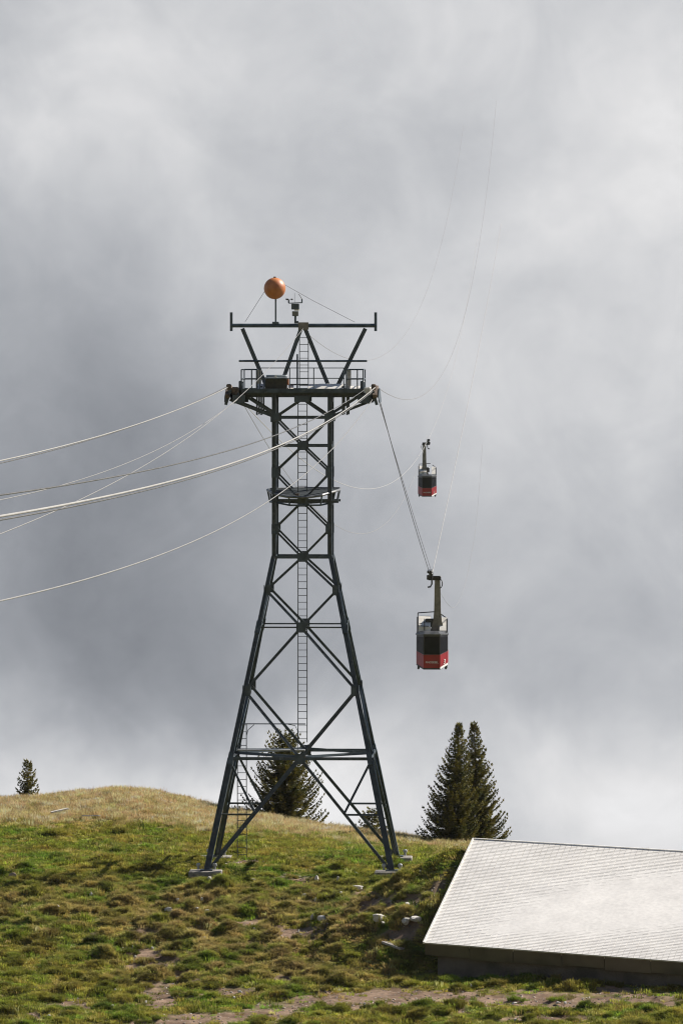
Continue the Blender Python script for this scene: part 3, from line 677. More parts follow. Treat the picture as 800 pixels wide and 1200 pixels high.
# W-shaped head frame
MB().tube([(lu(270), 0, lz(381.5)), (lu(441), 0, lz(381.5))], 0.085, 10).build('head_beam', S, tower)
for x in (271, 440): MB().tube([(lu(x), 0, lz(388)), (lu(x), 0, lz(366))], 0.06, 8).build('end_post', S, tower)
for (x0, r0, x1, r1) in ((284, 385, 313, 455), (353, 384, 328, 455), (357, 384, 386, 455), (428, 385, 394, 455)):
    member('head_strut', (lu(x0), 0, lz(r0)), (lu(x1), 0, lz(r1)), prof_H(0.16, 0.15, 0.03), (0, 1, 0))
MB().tube([(lu(280), -.08, lz(423)), (lu(430), -.08, lz(423))], 0.042, 8).build('tie_pipe', S, tower)
MB().box((lu(355.5), 0, lz(382)), (0.42, 0.2, 0.3)).build('head_clamp', M['hanger'], tower)
MB().tube([(lu(348.5), -.1, lz(457)), (lu(348.5), -.1, lz(415))], 0.035, 6).build('stand_pipe', S, tower)
# rope saddles and roller batteries at the arm ends
def arc(x, r, n=15, half=1.7, drop=0.35): return [(x, -half + 2 * half * k / (n - 1), lz(r) - drop * (2 * k / (n - 1) - 1) ** 2) for k in range(n)]
ARM = {}
for sg, x in ((-1, lu(269)), (1, lu(440.5))):
    m = MB(); ps = arc(x, 454); 
    for p, q in zip(ps[:-1], ps[1:]): m.bar(p, q, prof_B(0.17, 0.16))
    sad = m.build('rope_saddle', M['rust'], tower)
    for dx in (-.12, .12):
        m = MB(); v_ = [(x + dx, p[1], p[2] - .02) for p in ps] + [(x + dx * 1.3, p[1] * .72, lz(472) + 0.02 * abs(p[1])) for p in ps]
        n = len(ps); m.add(v_, [(i, i + 1, n + i + 1, n + i) for i in range(n - 1)]); m.v += [(a + .03, b, c) for a, b, c in v_]
        m.f += [tuple(2 * n + i for i in f) for f in m.f[:n - 1]]
        m.build('cheek_plate', M['steel'], sad)
    for k in range(4):
        y = -1.2 + 0.8 * k
        w = MB(); prof = [(0.20, -.05), (0.22, -.05), (0.17, 0), (0.22, .05), (0.20, .05)]
        w.lathe(prof, 16); w.v = [(x - sg * .30 + z, y + xx, lz(467) + yy) for xx, yy, z in w.v]
        w.build('roller', M['hanger'], tower)
    member('roller_frame', (x - sg * .30, -1.5, lz(469)), (x - sg * .30, 1.5, lz(469)), prof_B(0.05, 0.12)); member('roller_frame', (x - sg * .42, -1.5, lz(462)), (x - sg * .42, 1.5, lz(462)), prof_B(0.06, 0.16))
    MB().box((x - sg * .52, -1.0, lz(452)), (0.18, 0.3, 0.42)).build('brake_housing', M['steel'], tower, bevel=.03)
    MB().box((x - sg * .3, -1.35, lz(458)), (0.30, 0.25, 0.34)).build('rope_guide', M['white_sheet'] if sg > 0 else M['rust'], tower, bevel=.05)
    MB().box((x - sg * .05, -1.55, lz(453)), (0.20, 0.22, 0.24)).build('rope_guide', M['rust'], tower, bevel=.04)
    MB().bar((x - sg * .1, -1.5, lz(457)), (x + sg * .08, -1.5, lz(474)), prof_B(.1, .12)).build('guide_arm', S, tower)
    for k, y in enumerate((-1.5, 1.5)):
        MB().box((x - sg * .45, y, lz(467)), (0.5, 0.10, 0.34)).build('end_bracket', S, tower)
# ladder with rungs, lower ladder, landing
def ladder(x, r0, r1, y, w=0.37):
    l = MB()
    for s_ in (-1, 1): l.bar((x + s_ * w / 2, y, lz(r0)), (x + s_ * w / 2, y, lz(r1)), prof_B(0.035, 0.05))
    lo = l.build('ladder', M['ladder'], tower)
    rung = None; z = lz(r0) + 0.15
    while z < lz(r1):
        if rung is None:
            rung = MB().tube([(-w / 2, 0, 0), (w / 2, 0, 0)], 0.014, 6).build('rung', M['ladder'], lo); rung.location = (x, y, z)
        else:
            c = rung.copy(); col.objects.link(c); c.parent = lo; c.location = (x, y, z)
        z += 0.28
ladder(lu(354.5), 870, 459, 0.0); ladder(lu(356), 456, 388, 0.05, 0.36)
ladder(lu(283.5), 1006, 849, 0.0)
MB().box((lu(318), 0, lz(879)), (2.75, 0.42, 0.06)).build('landing', M['galv'], tower)
rail([(lu(284), -.22, lz(848)), (lu(358), -.22, lz(848))], 0.024)
rail([(lu(289), -.22, lz(878)), (lu(289), -.22, lz(862)), (lu(291), -.22, lz(855)), (lu(298), -.22, lz(849))], 0.016); rail([(lu(349), -.22, lz(878)), (lu(349), -.22, lz(856)), (lu(346), -.22, lz(850)), (lu(336), -.22, lz(848))], 0.016)
# middle maintenance deck
rim = [(-1.52, 0.9, 574), (-1.55, -0.3, 574), (-1.25, -1.15, 578), (-0.55, -1.75, 581), (0.25, -1.8, 581.5), (0.9, -1.55, 579), (1.45, -0.9, 575), (1.6, 0.0, 574), (1.6, 0.9, 573), (0, 1.5, 573)]
top = [Vector((u * .93, v, lz(r))) for u, v, r in rim]
m = MB(); n = len(top); v_ = top + [p - Vector((0, 0, .06)) for p in top]
m.add(v_, [tuple(range(n)), tuple(range(2 * n - 1, n - 1, -1))] + [(i, n + i, n + (i + 1) % n, (i + 1) % n) for i in range(n)]); m.build('maintenance_deck', M['deck'], tower)
MB().tube(top + [top[0]], 0.055, 7).build('deck_rim', M['steel_light'], tower)
low = [Vector((p.x * .93, p.y * .93, lz(588) - (0.10 if abs(p.x) < 1 else 0))) for p in top]
MB().tube(low + [low[0]], 0.04, 6).build('lower_rim', S, tower)
for p, q in zip(top, low): MB().tube([p, q], 0.035, 6).build('rim_post', S, tower)
MB().bar((-1.2, -1.15, lz(587)), (1.5, -1.15, lz(587)), prof_H(.09, .1, .02)).build('deck_bearer', S, tower); MB().bar((-1.2, 1.1, lz(587)), (1.5, 1.1, lz(587)), prof_H(.09, .1, .02)).build('deck_bearer', S, tower)
MB().box((lu(350), -1.55, lz(578.5)), (.16, .2, .1)).build('junction_box', M['rust'], tower)

# tool chest on the deck
def tw(u, v, z): return TM @ Vector((u, v, z))
ch = empty('tool_chest', tw(lu(325), -0.85, lz(456.6) + 0.03), TYAW)
tag(ch, 'dark olive wooden chest with pale lid on the tower platform', 'chest')
MB().box((0, 0, 0.21), (0.88, 0.5, 0.42)).build('body', M['olive'], ch, bevel=.012)
MB().box((0, 0, 0.455), (0.94, 0.56, 0.06)).build('lid', M['lid'], ch, bevel=.012); MB().box((0.0, 0.08, 0.535), (0.86, 0.36, 0.09)).build('lid_crown', M['lid'], ch, bevel=.03)
MB().box((-0.02, -0.275, 0.52), (0.07, 0.05, 0.1)).build('latch', M['cab_white'], ch); MB().box((0.48, -0.15, 0.3), (0.07, 0.12, 0.24)).build('side_bracket', M['orange'], ch)

# orange aviation ball
bl = empty('marker_ball', tw(lu(323), 0, lz(379)), TYAW)
tag(bl, 'orange aviation warning ball on a mast above the tower', 'warning ball')
MB().tube([(0, 0, -0.02), (0, 0, 1.15)], 0.035, 8).build('mast', S, bl); MB().box((0, 0, 0.02), (0.28, 0.22, 0.10)).build('mast_foot', S, bl, bevel=.02)
bm = bmesh.new(); bmesh.ops.create_uvsphere(bm, u_segments=40, v_segments=24, radius=0.445); me = bpy.data.meshes.new('ball'); bm.to_mesh(me); bm.free()
b_ = link('ball', me, M['orange'], bl, True); b_.location = (-0.04, 0, 1.435)
MB().box((-0.04, 0, 1.89), (0.10, 0.10, 0.06)).build('cap', M['black'], bl)
MB().tube([(-0.40, -0.05, 1.40), (-1.26, -.03, 0.05)], 0.008, 4).build('guy_wire', M['rope_dark'], bl)
MB().tube([(0.35, -0.05, 1.60), (1.5, -.04, .95), (3.25, -.03, 0.05)], 0.008, 4).build('guy_wire', M['rope_dark'], bl)

# weather station
ws = empty('weather_station', tw(lu(346), 0, lz(379)), TYAW)
tag(ws, 'small weather station with cup anemometer beside the orange ball', 'weather station')
G = M['hanger']
MB().tube([(0, 0, 0), (0, 0, 0.3)], 0.045, 8).build('mast', S, ws); MB().box((0.05, 0, 0.05), (0.16, 0.12, 0.1)).build('foot', S, ws)
MB().box((0, 0, 0.40), (0.26, 0.2, 0.20)).build('lower_box', M['steel_light'], ws, bevel=.012); MB().box((0.06, -0.02, 0.545), (0.2, 0.24, 0.05)).build('rain_lid', M['cab_white'], ws)
MB().box((0.0, 0, 0.69), (0.32, 0.24, 0.24)).build('upper_box', S, ws, bevel=.012); MB().bar((-0.27, 0, 0.83), (0.27, 0, 0.85), prof_B(.04, .04)).build('cross_bar', S, ws)
MB().tube([(-0.27, 0, 0.83), (-0.27, 0, 0.96)], 0.03, 6).build('anemometer_post', S, ws); MB().tube([(0.27, 0, 0.83), (0.27, 0, 1.0)], 0.03, 6).build('vane_post', S, ws)
for a in (0.2, 2.3, 4.4):
    c = MB().lathe([(0.004, -.05), (0.035, -.035), (0.05, 0), (0.03, 0.02)], 10).build('cup', M['black'], ws); c.location = (-0.27 + .13 * math.cos(a), .13 * math.sin(a), 1.0)
    MB().tube([(-0.27, 0, 0.98), c.location], 0.006, 4).build('cup_arm', M['black'], ws)
MB().tube([(-0.03, 0, .84), (-0.03, 0, 1.24)], 0.008, 5).build('antenna', S, ws); MB().tube([(0.27, 0, 1.0), (0.2, 0, 1.12), (0.14, 0, 1.2)], 0.014, 5).build('wind_vane', M['black'], ws)

# ------------------------------------------------------------------ ropes
K = 0.0325
def lat(xa, d): return xa + K * (d - 280.0)
def d_of(px, xa):                         # distance at which the rope's vertical plane crosses this column
    t = (px - 400) / F
    return (xa - K * 280.0) / (t - K)
def fit(xa, pts, z0=None):                # parabola through image points lying in the rope's plane
    s = []; z = []
    for px, py in pts:
        d = d_of(px, xa); s.append(d - 280); z.append((HZ - py) / F * d)
    wgt = [1.0] * len(s)
    if z0 is not None: s.append(0.0); z.append(z0); wgt.append(4.0)
    return np.polyfit(s, z, 2, w=wgt)
def rope_obj(name, pts, r, m, label, cat='rope', group=None, n=6):
    p0 = Vector(pts[0]); o = MB().tube([Vector(p) - p0 for p in pts], r, n).build(name, m, None, True); o.location = p0
    return tag(o, label, cat, group)
def span(xa, co, s0, s1, n=70): 
    ss = [s0 + (s1 - s0) * (k / n) for k in range(n + 1)]
    return [(lat(xa, 280 + s), 280 + s, float(np.polyval(co, s))) for s in ss]
XL = tw(lu(269), 0, 0).x; XR = tw(lu(440.5), 0, 0).x
ztrack = TOW.z + lz(453); zhaul = TOW.z + lz(466)
# towards the valley station behind the camera
cA = fit(XL, [(0, 540), (130, 507)], ztrack); rope_obj('track_rope', span(XL, cA, 0, -262), 0.018, M['rope'], 'thick pale track rope from the left arm, uppermost of the near ropes', 'rope')
cA2 = cA.copy(); rope_obj('track_rope', [(x - .16, y, z - .03 - .0006 * abs(y - 280)) for x, y, z in span(XL, cA, 0, -262)], 0.014, M['rope_dark'], 'thin dark rope running just beneath the uppermost pale rope', 'rope')
cB = fit(XR, [(0, 605), (160, 574), (320, 525)], ztrack); rope_obj('track_rope', span(XR, cB, 0, -262), 0.021, M['rope'], 'thick pale track rope crossing in front of the tower from the right arm', 'rope')
rope_obj('track_rope', [(x + .03, y, z - .045) for x, y, z in span(XR, cB, -6, -262)], 0.013, M['rope_dark'], 'thin rope hugging the underside of the thick pale rope in front', 'rope')
cC = fit(XR - .1, [(0, 707), (150, 660), (320, 585)], zhaul); rope_obj('haul_rope', span(XR - .1, cC, 0, -262), 0.012, M['rope_grey'], 'thin haul rope, lowest of the ropes left of the tower', 'rope')
XD = tw(lu(428), 0, 0).x; cD = fit(XD, [(0, 582), (150, 553), (300, 519)], TOW.z + lz(456)); rope_obj('signal_cable', span(XD, cD, 0, -262), 0.014, M['rope_dark'], 'thin dark cable between the two pale track ropes', 'cable')
XE = tw(lu(281), 0, 0).x; cE = fit(XE, [(0, 586), (150, 542), (224, 506)], zhaul); rope_obj('haul_rope', span(XE, cE, 0, -262), 0.011, M['rope_grey'], 'thin pale haul rope from the left arm, fading along the dark cable', 'rope')
XT = tw(lu(355), 0, 0).x; ztop = TOW.z + lz(385)
cW = fit(XT, [(0, 626), (147, 558), (250, 491)], ztop); rope_obj('earth_wire', span(XT, cW, 0, -262), 0.010, M['rope_grey'], 'thin wire descending left from the middle of the tower head', 'wire')
# across the valley, away from the camera
cH = fit(XL, [(390, 561), (440, 573), (500, 518)], ztrack)
rope_obj('track_rope', span(XL, cH, 0, 800, 110), 0.018, M['rope_light'], 'pale rope dipping behind the tower towards the far cabin', 'rope')
cI = fit(XE, [(390, 612), (430, 626), (470, 590)], zhaul)
d2 = 686.0; s2 = d2 - 280
rope_obj('haul_rope', span(XE, cI, 0, s2 - 20, 80), 0.014, M['rope_grey'], 'lower pale rope sagging behind the tower below the far cabin', 'rope')
cF = fit(XR, [(480, 463), (510, 445), (550, 350), (575, 180)], ztrack)
rope_obj('signal_cable', span(XR, cF, 0, 500, 80), 0.013, M['rope_far'], 'thin cable curving up from the right arm into the fog', 'cable')
cX = fit(XT, [(394, 423), (430, 440), (510, 300), (540, 170)], ztop)
rope_obj('earth_wire', span(XT, cX, 0, 450, 70), 0.011, M['rope_far'], 'faint wire rising behind the tower head, left of the other rising cable', 'wire')
d1 = 400.0; s1 = d1 - 280
CAR1 = Vector((lat(XR, d1), d1, (HZ - 674) / F * d1))
def sag(p, q, n, s): return [Vector(p).lerp(Vector(q), k / n) + Vector((0, 0, -4 * s * (k / n) * (1 - k / n))) for k in range(n + 1)]
pR = Vector((XR, 280, ztrack)); pRh = Vector((XR + .1, 280.8, zhaul - .1))
rope_obj('track_rope', sag(pR, CAR1 + Vector((-.16, 0, .12)), 24, 0.25), 0.019, M['rope_dark'], 'dark track rope dropping steeply from the right arm to the near cabin', 'rope')
rope_obj('haul_rope', sag(pRh, CAR1 + Vector((.0, 0, 0.05)), 24, 0.1), 0.012, M['rope_dark'], 'thinner rope beside the dark track rope down to the near cabin', 'rope')
up1 = []
for s in np.linspace(s1, 560, 80):
    zA = CAR1.z + .12; t = s - s1
    up1.append((lat(XR, 280 + s), 280 + s, zA + 0.052 * t + 2.1e-5 * t * t))
rope_obj('track_rope', up1, 0.019, M['rope_light'], 'pale rope rising from the near cabin into the fog', 'rope')
pj = [(CAR1.x, d1 + .5, CAR1.z - .1)] + [((px - 400) / F * d_of(px, XR), d_of(px, XR), (HZ - py) / F * d_of(px, XR)) for px, py in ((522, 705), (533, 711), (543, 690), (550, 660), (558, 610), (565, 520))]
pc = []
for i in range(len(pj) - 1):
    p0, p1, p2, p3 = (Vector(pj[max(i - 1, 0)]), Vector(pj[i]), Vector(pj[i + 1]), Vector(pj[min(i + 2, len(pj) - 1)]))
    for q in np.linspace(0, 1, 8, endpoint=False):
        q = float(q); pc.append(0.5 * ((2 * p1) + (p2 - p0) * q + (2 * p0 - 5 * p1 + 4 * p2 - p3) * q * q + (3 * p1 - 3 * p2 + p3 - p0) * q ** 3))
rope_obj('haul_rope', pc + [Vector(pj[-1])], 0.010, M['rope_grey'], 'faint rope sagging behind the near cabin then rising', 'rope')

# ------------------------------------------------------------------ cabins
def text_mesh(s, size, extr=0.004, shear=0.0):
    cu = bpy.data.curves.new('lettering', 'FONT'); cu.body = s; cu.size = size; cu.extrude = extr; cu.align_x = 'CENTER'; cu.shear = shear
    o = bpy.data.objects.new('lettering', cu); col.objects.link(o)
    bpy.context.view_layer.update()
    me_ = bpy.data.meshes.new_from_object(o.evaluated_get(bpy.context.evaluated_depsgraph_get()))
    bpy.data.objects.remove(o); return me_
PLAN = [(-.48, -1.45), (.48, -1.45), (.91, -.75), (.91, .75), (.48, 1.45), (-.48, 1.45), (-.91, .75), (-.91, -.75)]
def scaled(p, k): return [(x * (1 + k), y * (1 + k * .62)) for x, y in p]
def build_cabin(loc, mirror, hang, label, number):
    root = empty('cable_car', loc, -math.atan(K)); tag(root, label, 'cable car', 'red cable car cabins')
    def rise(y): return 0.30 * max(0, (1.45 - abs(abs(y) - 0) - 0.0)) / 0.7 if abs(y) > .75 else 0.30
    def lower(p): return 0.0 if abs(p[1]) > 1 else 0.24         # belly line: the ends hang lower than the sides
    n = 8
    def ring(m, poly, za, zb, fl=True):
        m.add([(x, y, za + lower((x, y)) if fl else za) for x, y in poly] + [(x, y, zb + (lower((x, y)) * .8 if fl == 2 else 0)) for x, y in poly], [(i, (i + 1) % n, n + (i + 1) % n, n + i) for i in range(n)] + [tuple(range(n - 1, -1, -1)), tuple(range(n, 2 * n))])
    m = MB(); ring(m, PLAN, 0.02, 2.0, True); body = m.build('body', M['dark_frame'], root)
    m = MB(); ring(m, scaled(PLAN, .016), 0.05, 0.82, 2); m.build('lower_panel', M['red'], root)
    m = MB(); ring(m, scaled(PLAN, .02), -0.04, 0.05, 2); m.build('floor_rim', M['black'], root)
    # window panes
    for i in range(n):
        (x0, y0), (x1, y1) = PLAN[i], PLAN[(i + 1) % n]
        nx_, ny_ = (y1 - y0), -(x1 - x0); l = math.hypot(nx_, ny_); nx_, ny_ = nx_ / l * .008, ny_ / l * .008
        parts = 3 if i in (2, 6) else 1
        for k in range(parts):
            a, b = k / parts + .05 / parts, (k + 1) / parts - .05 / parts
            xa, ya, xb, yb = x0 + (x1 - x0) * a, y0 + (y1 - y0) * a, x0 + (x1 - x0) * b, y0 + (y1 - y0) * b
            la, lb = lower((x0, y0)) * (1 - a) + lower((x1, y1)) * a, lower((x0, y0)) * (1 - b) + lower((x1, y1)) * b
            v_ = [(xa, ya, .86 + la * .8), (xb, yb, .86 + lb * .8), (xb, yb, 1.86), (xa, ya, 1.86)]
            v_ = [(x, y, z) for x, y, z in v_] + [(x + nx_, y + ny_, z) for x, y, z in v_]
            MB().add(v_, [(0, 1, 2, 3), (7, 6, 5, 4), (0, 4, 5, 1), (1, 5, 6, 2), (2, 6, 7, 3), (3, 7, 4, 0)]).build('window', M['glass'], root)
    # roof with slight hip
    m = MB(); A = scaled(PLAN, .05); C = scaled(PLAN, -.25)
    m.add([(x, y, 1.96) for x, y in A] + [(x, y, 2.03) for x, y in A] + [(x, y, 2.17) for x, y in C],
          [(i, (i + 1) % n, n + (i + 1) % n, n + i) for i in range(n)] + [(n + i, n + (i + 1) % n, 2 * n + (i + 1) % n, 2 * n + i) for i in range(n)] + [tuple(range(n - 1, -1, -1)), tuple(range(2 * n, 3 * n))])
    roof = m.build('roof', M['cab_roof'], root)
    # pale sloping covers on the roof with dark straps
    for (x0, x1, y0, y1, za, zb) in ((-.80, -.10, -.5, .55, 2.42, 3.02), (.42, .86, -.5, .55, 2.2, 2.92)):
        m = MB(); v_ = [(x0, y0, za), (x1, y0, za), (x1, y1, zb), (x0, y1, zb), (x0, y0, 2.12), (x1, y0, 2.12), (x1, y1, 2.12), (x0, y1, 2.12)]
        m.add(v_, [(0, 1, 2, 3), (7, 6, 5, 4), (0, 4, 5, 1), (1, 5, 6, 2), (2, 6, 7, 3), (3, 7, 4, 0)]); m.build('roof_cover', M['cab_white'], root)
    m = MB(); v_ = [(-.72, -.55, 2.60), (-.1, -.55, 2.72), (-.1, -.42, 2.84), (-.72, -.42, 2.72)]; v_ += [(x, y + .02, z) for x, y, z in v_]
    MB().bar((-.78, -.56, 2.58), (-.05, -.56, 2.78), prof_B(.12, .03)).build('strap', M['dark_frame'], root); MB().bar((-.45, -.52, 2.2), (-.45, -.52, 2.9), prof_B(.05, .05)).build('strap', M['dark_frame'], root)
    MB().box((-.1, .2, 2.62), (0.62, .6, .5)).build('gear_box', M['dark_frame'], root, bevel=.04)
    # roof railing
    def rl(pts, r=.022): MB().tube(pts, r, 6).build('railing', M['dark_frame'], root)
    for x, y in ((-.86, -.7), (-.86, .7), (.86, -.7), (.86, .7)): rl([(x, y, 2.0), (x, y, 3.0 if x < 0 else 2.85)], .035)
    rl([(-.86, -.7, 3.0), (-.86, .7, 3.0)]); rl([(.86, -.7, 2.85), (.86, .7, 2.85)]); rl([(-.86, .7, 3.18), (.3, .7, 3.26)], .035); rl([(-.86, .7, 3.0), (-.86, .7, 3.18)], .03); rl([(.86, .7, 2.85), (.5, .7, 3.1)], .035); rl([(-.86, -.7, 2.5), (-.2, -.7, 2.45)])
    # hanger arm, flared at its foot
    hx = .30 * mirror; top = hang - .15
    prof = [(2.05, .50), (2.35, .36), (2.75, .25), (3.3, .20), (top - .5, .17), (top, .15)]
    m = MB(); k = len(prof); dep = .22
    v_ = [(hx - w, -dep / 2, z) for z, w in prof] + [(hx + w, -dep / 2, z) for z, w in prof] + [(hx - w, dep / 2, z) for z, w in prof] + [(hx + w, dep / 2, z) for z, w in prof]
    fs = []
    for i in range(k - 1): fs += [(i, k + i, k + i + 1, i + 1), (2 * k + i, 2 * k + i + 1, 3 * k + i + 1, 3 * k + i), (i, i + 1, 2 * k + i + 1, 2 * k + i), (k + i, 3 * k + i, 3 * k + i + 1, k + i + 1)]
    fs += [(0, 2 * k, 3 * k, k), (k - 1, 2 * k - 1, 4 * k - 1, 3 * k - 1)]
    m.add(v_, fs); m.build('hanger', M['hanger'], root)
    # carriage with wheels on the rope (rope plane at local x = 0)
    cz = hang
    m = MB(); m.box((hx * .45, 0, top - .02), (abs(hx) + .45, .3, .26)); m.build('suspension_pin', M['dark_frame'], root, bevel=.03)
    c = MB(); c.box((-.02 * mirror, 0, cz - .02), (.12, 2.0, .34)); car = c.build('carriage', M['dark_frame'], root, bevel=.03)
    for y in (-.85, -.3, .3, .85):
        w = MB(); w.lathe([(0.15, -.04), (0.19, -.05), (0.15, 0), (0.19, .05), (0.15, .04)], 16); w.v = [(-.14 * mirror + z, y + a, cz + .10 + b) for a, b, z in w.v]; w.build('wheel', M['steel_light'], car)
    MB().box((-.14 * mirror, 0, cz + .22), (.30, 2.1, .16)).build('wheel_cover', M['dark_frame'], car, bevel=.03)
    MB().box((-.2 * mirror, -.9, cz - .1), (.22, .2, .28)).build('rope_grip', M['dark_frame'], car, bevel=.03)
    pts_ = [(-.02 * mirror, -.6, cz - .2), (-.02 * mirror, -.6, cz - .5), (-.10 * mirror, -.6, cz - .66), (-.26 * mirror, -.6, cz - .68)]
    MB().tube(pts_, .05, 7).build('hook', M['black'], car)
    lp = [(hx + mirror * (.12 + .17 * math.sin(t)), -.25, cz - .22 - .38 * (1 - math.cos(t)) / 2 * 1.4) for t in np.linspace(0, math.pi, 12)]
    MB().tube(lp, .028, 6).build('cable_loop', M['black'], root)
    # lettering on the front, number and stripe on the right-hand corner panel
    o = link('lettering', text_mesh('PINOSEBEL', .155), M['letter'], root); o.location = (-.0, -1.455 * 1.0115 - .008, .33); o.rotation_euler = (R(90), 0, 0)
    ang = math.atan2(.70, .43); mx_, my_ = .705, -1.12
    o = link('number', text_mesh(number, .42, .004, .25), M['letter'], root); o.location = (mx_ + .012, my_ - .008, .27); o.rotation_euler = (R(90), 0, ang)
    (x0, y0), (x1, y1) = scaled(PLAN, .022)[1], scaled(PLAN, .022)[2]
    v_ = [(x0, y0, -.02), (x1, y1, .22), (x1, y1, .34), (x0, y0, .10)]; v_ += [(x - .01, y + .008, z) for x, y, z in v_]
    MB().add(v_, [(0, 1, 2, 3), (7, 6, 5, 4), (0, 4, 5, 1), (1, 5, 6, 2), (2, 6, 7, 3), (3, 7, 4, 0)]).build('stripe', M['letter'], root)
    for x, y in ((-.8, -.8), (.8, -.8), (-.8, .8), (.8, .8)): MB().box((x, y, .05), (.12, .14, .2)).build('buffer', M['black'], root)
    return root
HANG = 5.42
build_cabin(CAR1 - Vector((0, 0, HANG)), 1, HANG, 'red and black cable car hanging lower and nearer, right of the tower', '3')
CAR2 = Vector((lat(XL, d2), d2, float(np.polyval(cH, s2)) - .06))
build_cabin(CAR2 - Vector((0, 0, HANG)), -1, HANG, 'smaller red cable car higher up and farther away, bright roof gear', '1')

# ------------------------------------------------------------------ spruces
def spruce(name, base, height, radius, seed, label, dens=1.0, lean=0.0, power=0.85, low=0.06):
    rr = random.Random(seed); root = empty(name, base); tag(root, label, 'tree', 'spruce trees along the crest')
    MB().tube([(lean * height * t, 0, height * t * .985 - .4 * (1 - t)) for t in np.linspace(0, 1, 8)], 0.030 * height ** .8, 8, 0.008).build('trunk', M['bark'], root, True)
    vs_ = []; fs = []
    def leaf(p, d, up, L, w):
        d = d.normalized(); s_ = d.cross(up)
        if s_.length < 1e-4: s_ = Vector((1, 0, 0))
        s_ = s_.normalized() * w * .5; b = len(vs_)
        vs_.extend([p - s_ * .5, p + s_ * .5, p + d * L * .55 + s_, p + d * L, p + d * L * .55 - s_]); fs.append((b, b + 1, b + 2, b + 3, b + 4))
    limb = MB(); z = height * low; nb = 0
    while z < height * .985:
        t = z / height; prof = max((1 - t), 0.0) ** power
        k = max(3, int(round((4 + 5 * (1 - t)) * dens)))
        a0 = rr.uniform(0, 6.28)
        for i in range(k):
            L = radius * prof * rr.uniform(0.68, 1.06) * (1.12 if rr.random() < .08 else 1) + 0.06
            a = a0 + 6.283 * i / k + rr.uniform(-.4, .4); rise = rr.uniform(-.30, .12) + .40 * t
            out = Vector((math.cos(a), math.sin(a), 0)); org = Vector((lean * z, 0, z + rr.uniform(-.06, .06)))
            m_ = max(3, int(L / 0.085)); pts_ = []
            for j in range(m_ + 1):
                q = j / m_
                pts_.append(org + out * L * q + Vector((0, 0, L * (rise * q - .34 * q * (1 - q) * 2 + .26 * q ** 3))))
            limb.tube([pts_[0], pts_[m_ // 2], pts_[-1]], 0.004 + .006 * L, 4, .003)
            for j in range(m_ + 1):
                q = j / m_
                if q < .10: continue
                d = (pts_[min(j + 1, m_)] - pts_[max(j - 1, 0)]).normalized()
                tl = (0.11 + .24 * (1 - q) * min(L, 1.3)) * rr.uniform(.7, 1.25)
                for sg in (-1, 1):
                    for rep in range(4):
                        sd = Vector((-out.y, out.x, 0)) * sg
                        dd = d * rr.uniform(.45, .9) + sd * rr.uniform(.5, 1.0) + Vector((0, 0, rr.uniform(-.38, .22)))
                        upv_ = Vector((rr.uniform(-.6, .6), rr.uniform(-.6, .6), 1))
                        leaf(pts_[j] + Vector((0, 0, rr.uniform(-.03, .02))), dd, upv_, tl, rr.uniform(.042, .07))
                if rr.random() < .6: leaf(pts_[j], d + Vector((rr.uniform(-.2, .2), rr.uniform(-.2, .2), rr.uniform(.1, .6))), Vector((rr.uniform(-1, 1), rr.uniform(-1, 1), .3)), .13, .032)
                if rr.random() < .55: leaf(pts_[j], d * .4 + Vector((0, 0, -rr.uniform(.4, .9))), Vector((rr.uniform(-1, 1), rr.uniform(-1, 1), .1)), tl * .8, .035)
            leaf(pts_[-1], pts_[-1] - pts_[-2], Vector((0, 0, 1)), .16, .035); nb += 1
        z += (0.13 + .05 * (1 - t)) / dens ** .5
    for i in range(14): leaf(Vector((lean * height, 0, height * (.93 + .005 * i))), Vector((rr.uniform(-.5, .5), rr.uniform(-.5, .5), 1)), Vector((rr.uniform(-1, 1), rr.uniform(-1, 1), 0)), .14, .03)
    me_ = bpy.data.meshes.new('crown'); me_.from_pydata([tuple(v) for v in vs_], [], fs); me_.update(); cr = link('crown', me_, M['needle'], root)
    limb.build('branches', M['bark'], cr)
    return root
def tree_at(px, row_top, row_base, d, rpx, seed, label, name='spruce_tree', **k):
    b = ray(px, row_base, d); gz = float(base_h(np.array([b.x]), np.array([b.y]))[0])
    b.z = min(b.z, gz + 0.1); h = (HZ - row_top) / F * d - b.z
    spruce(name, b, h, rpx / F * d, seed, label, **k)
tree_at(528, 848, 990, 299, 46, 5, 'dark spruce, left of the twin pair behind the pale roof', lean=0.07, dens=1.15, power=1.0)
tree_at(562, 846, 992, 301, 40, 8, 'sunlit spruce, right of the twin pair behind the pale roof', lean=-0.05, dens=1.15, power=1.0)
tree_at(334, 857, 974, 303, 57, 13, 'broad spruce standing behind the tower legs', dens=1.15, power=.6)
tree_at(33, 892, 937, 305.5, 14, 21, 'small lone spruce on the crest at the far left', dens=1.0, power=.7, low=.03)
tree_at(436, 949, 982, 300, 20, 34, 'low young spruce behind the right tower leg', dens=1.0, power=.5, low=.03)

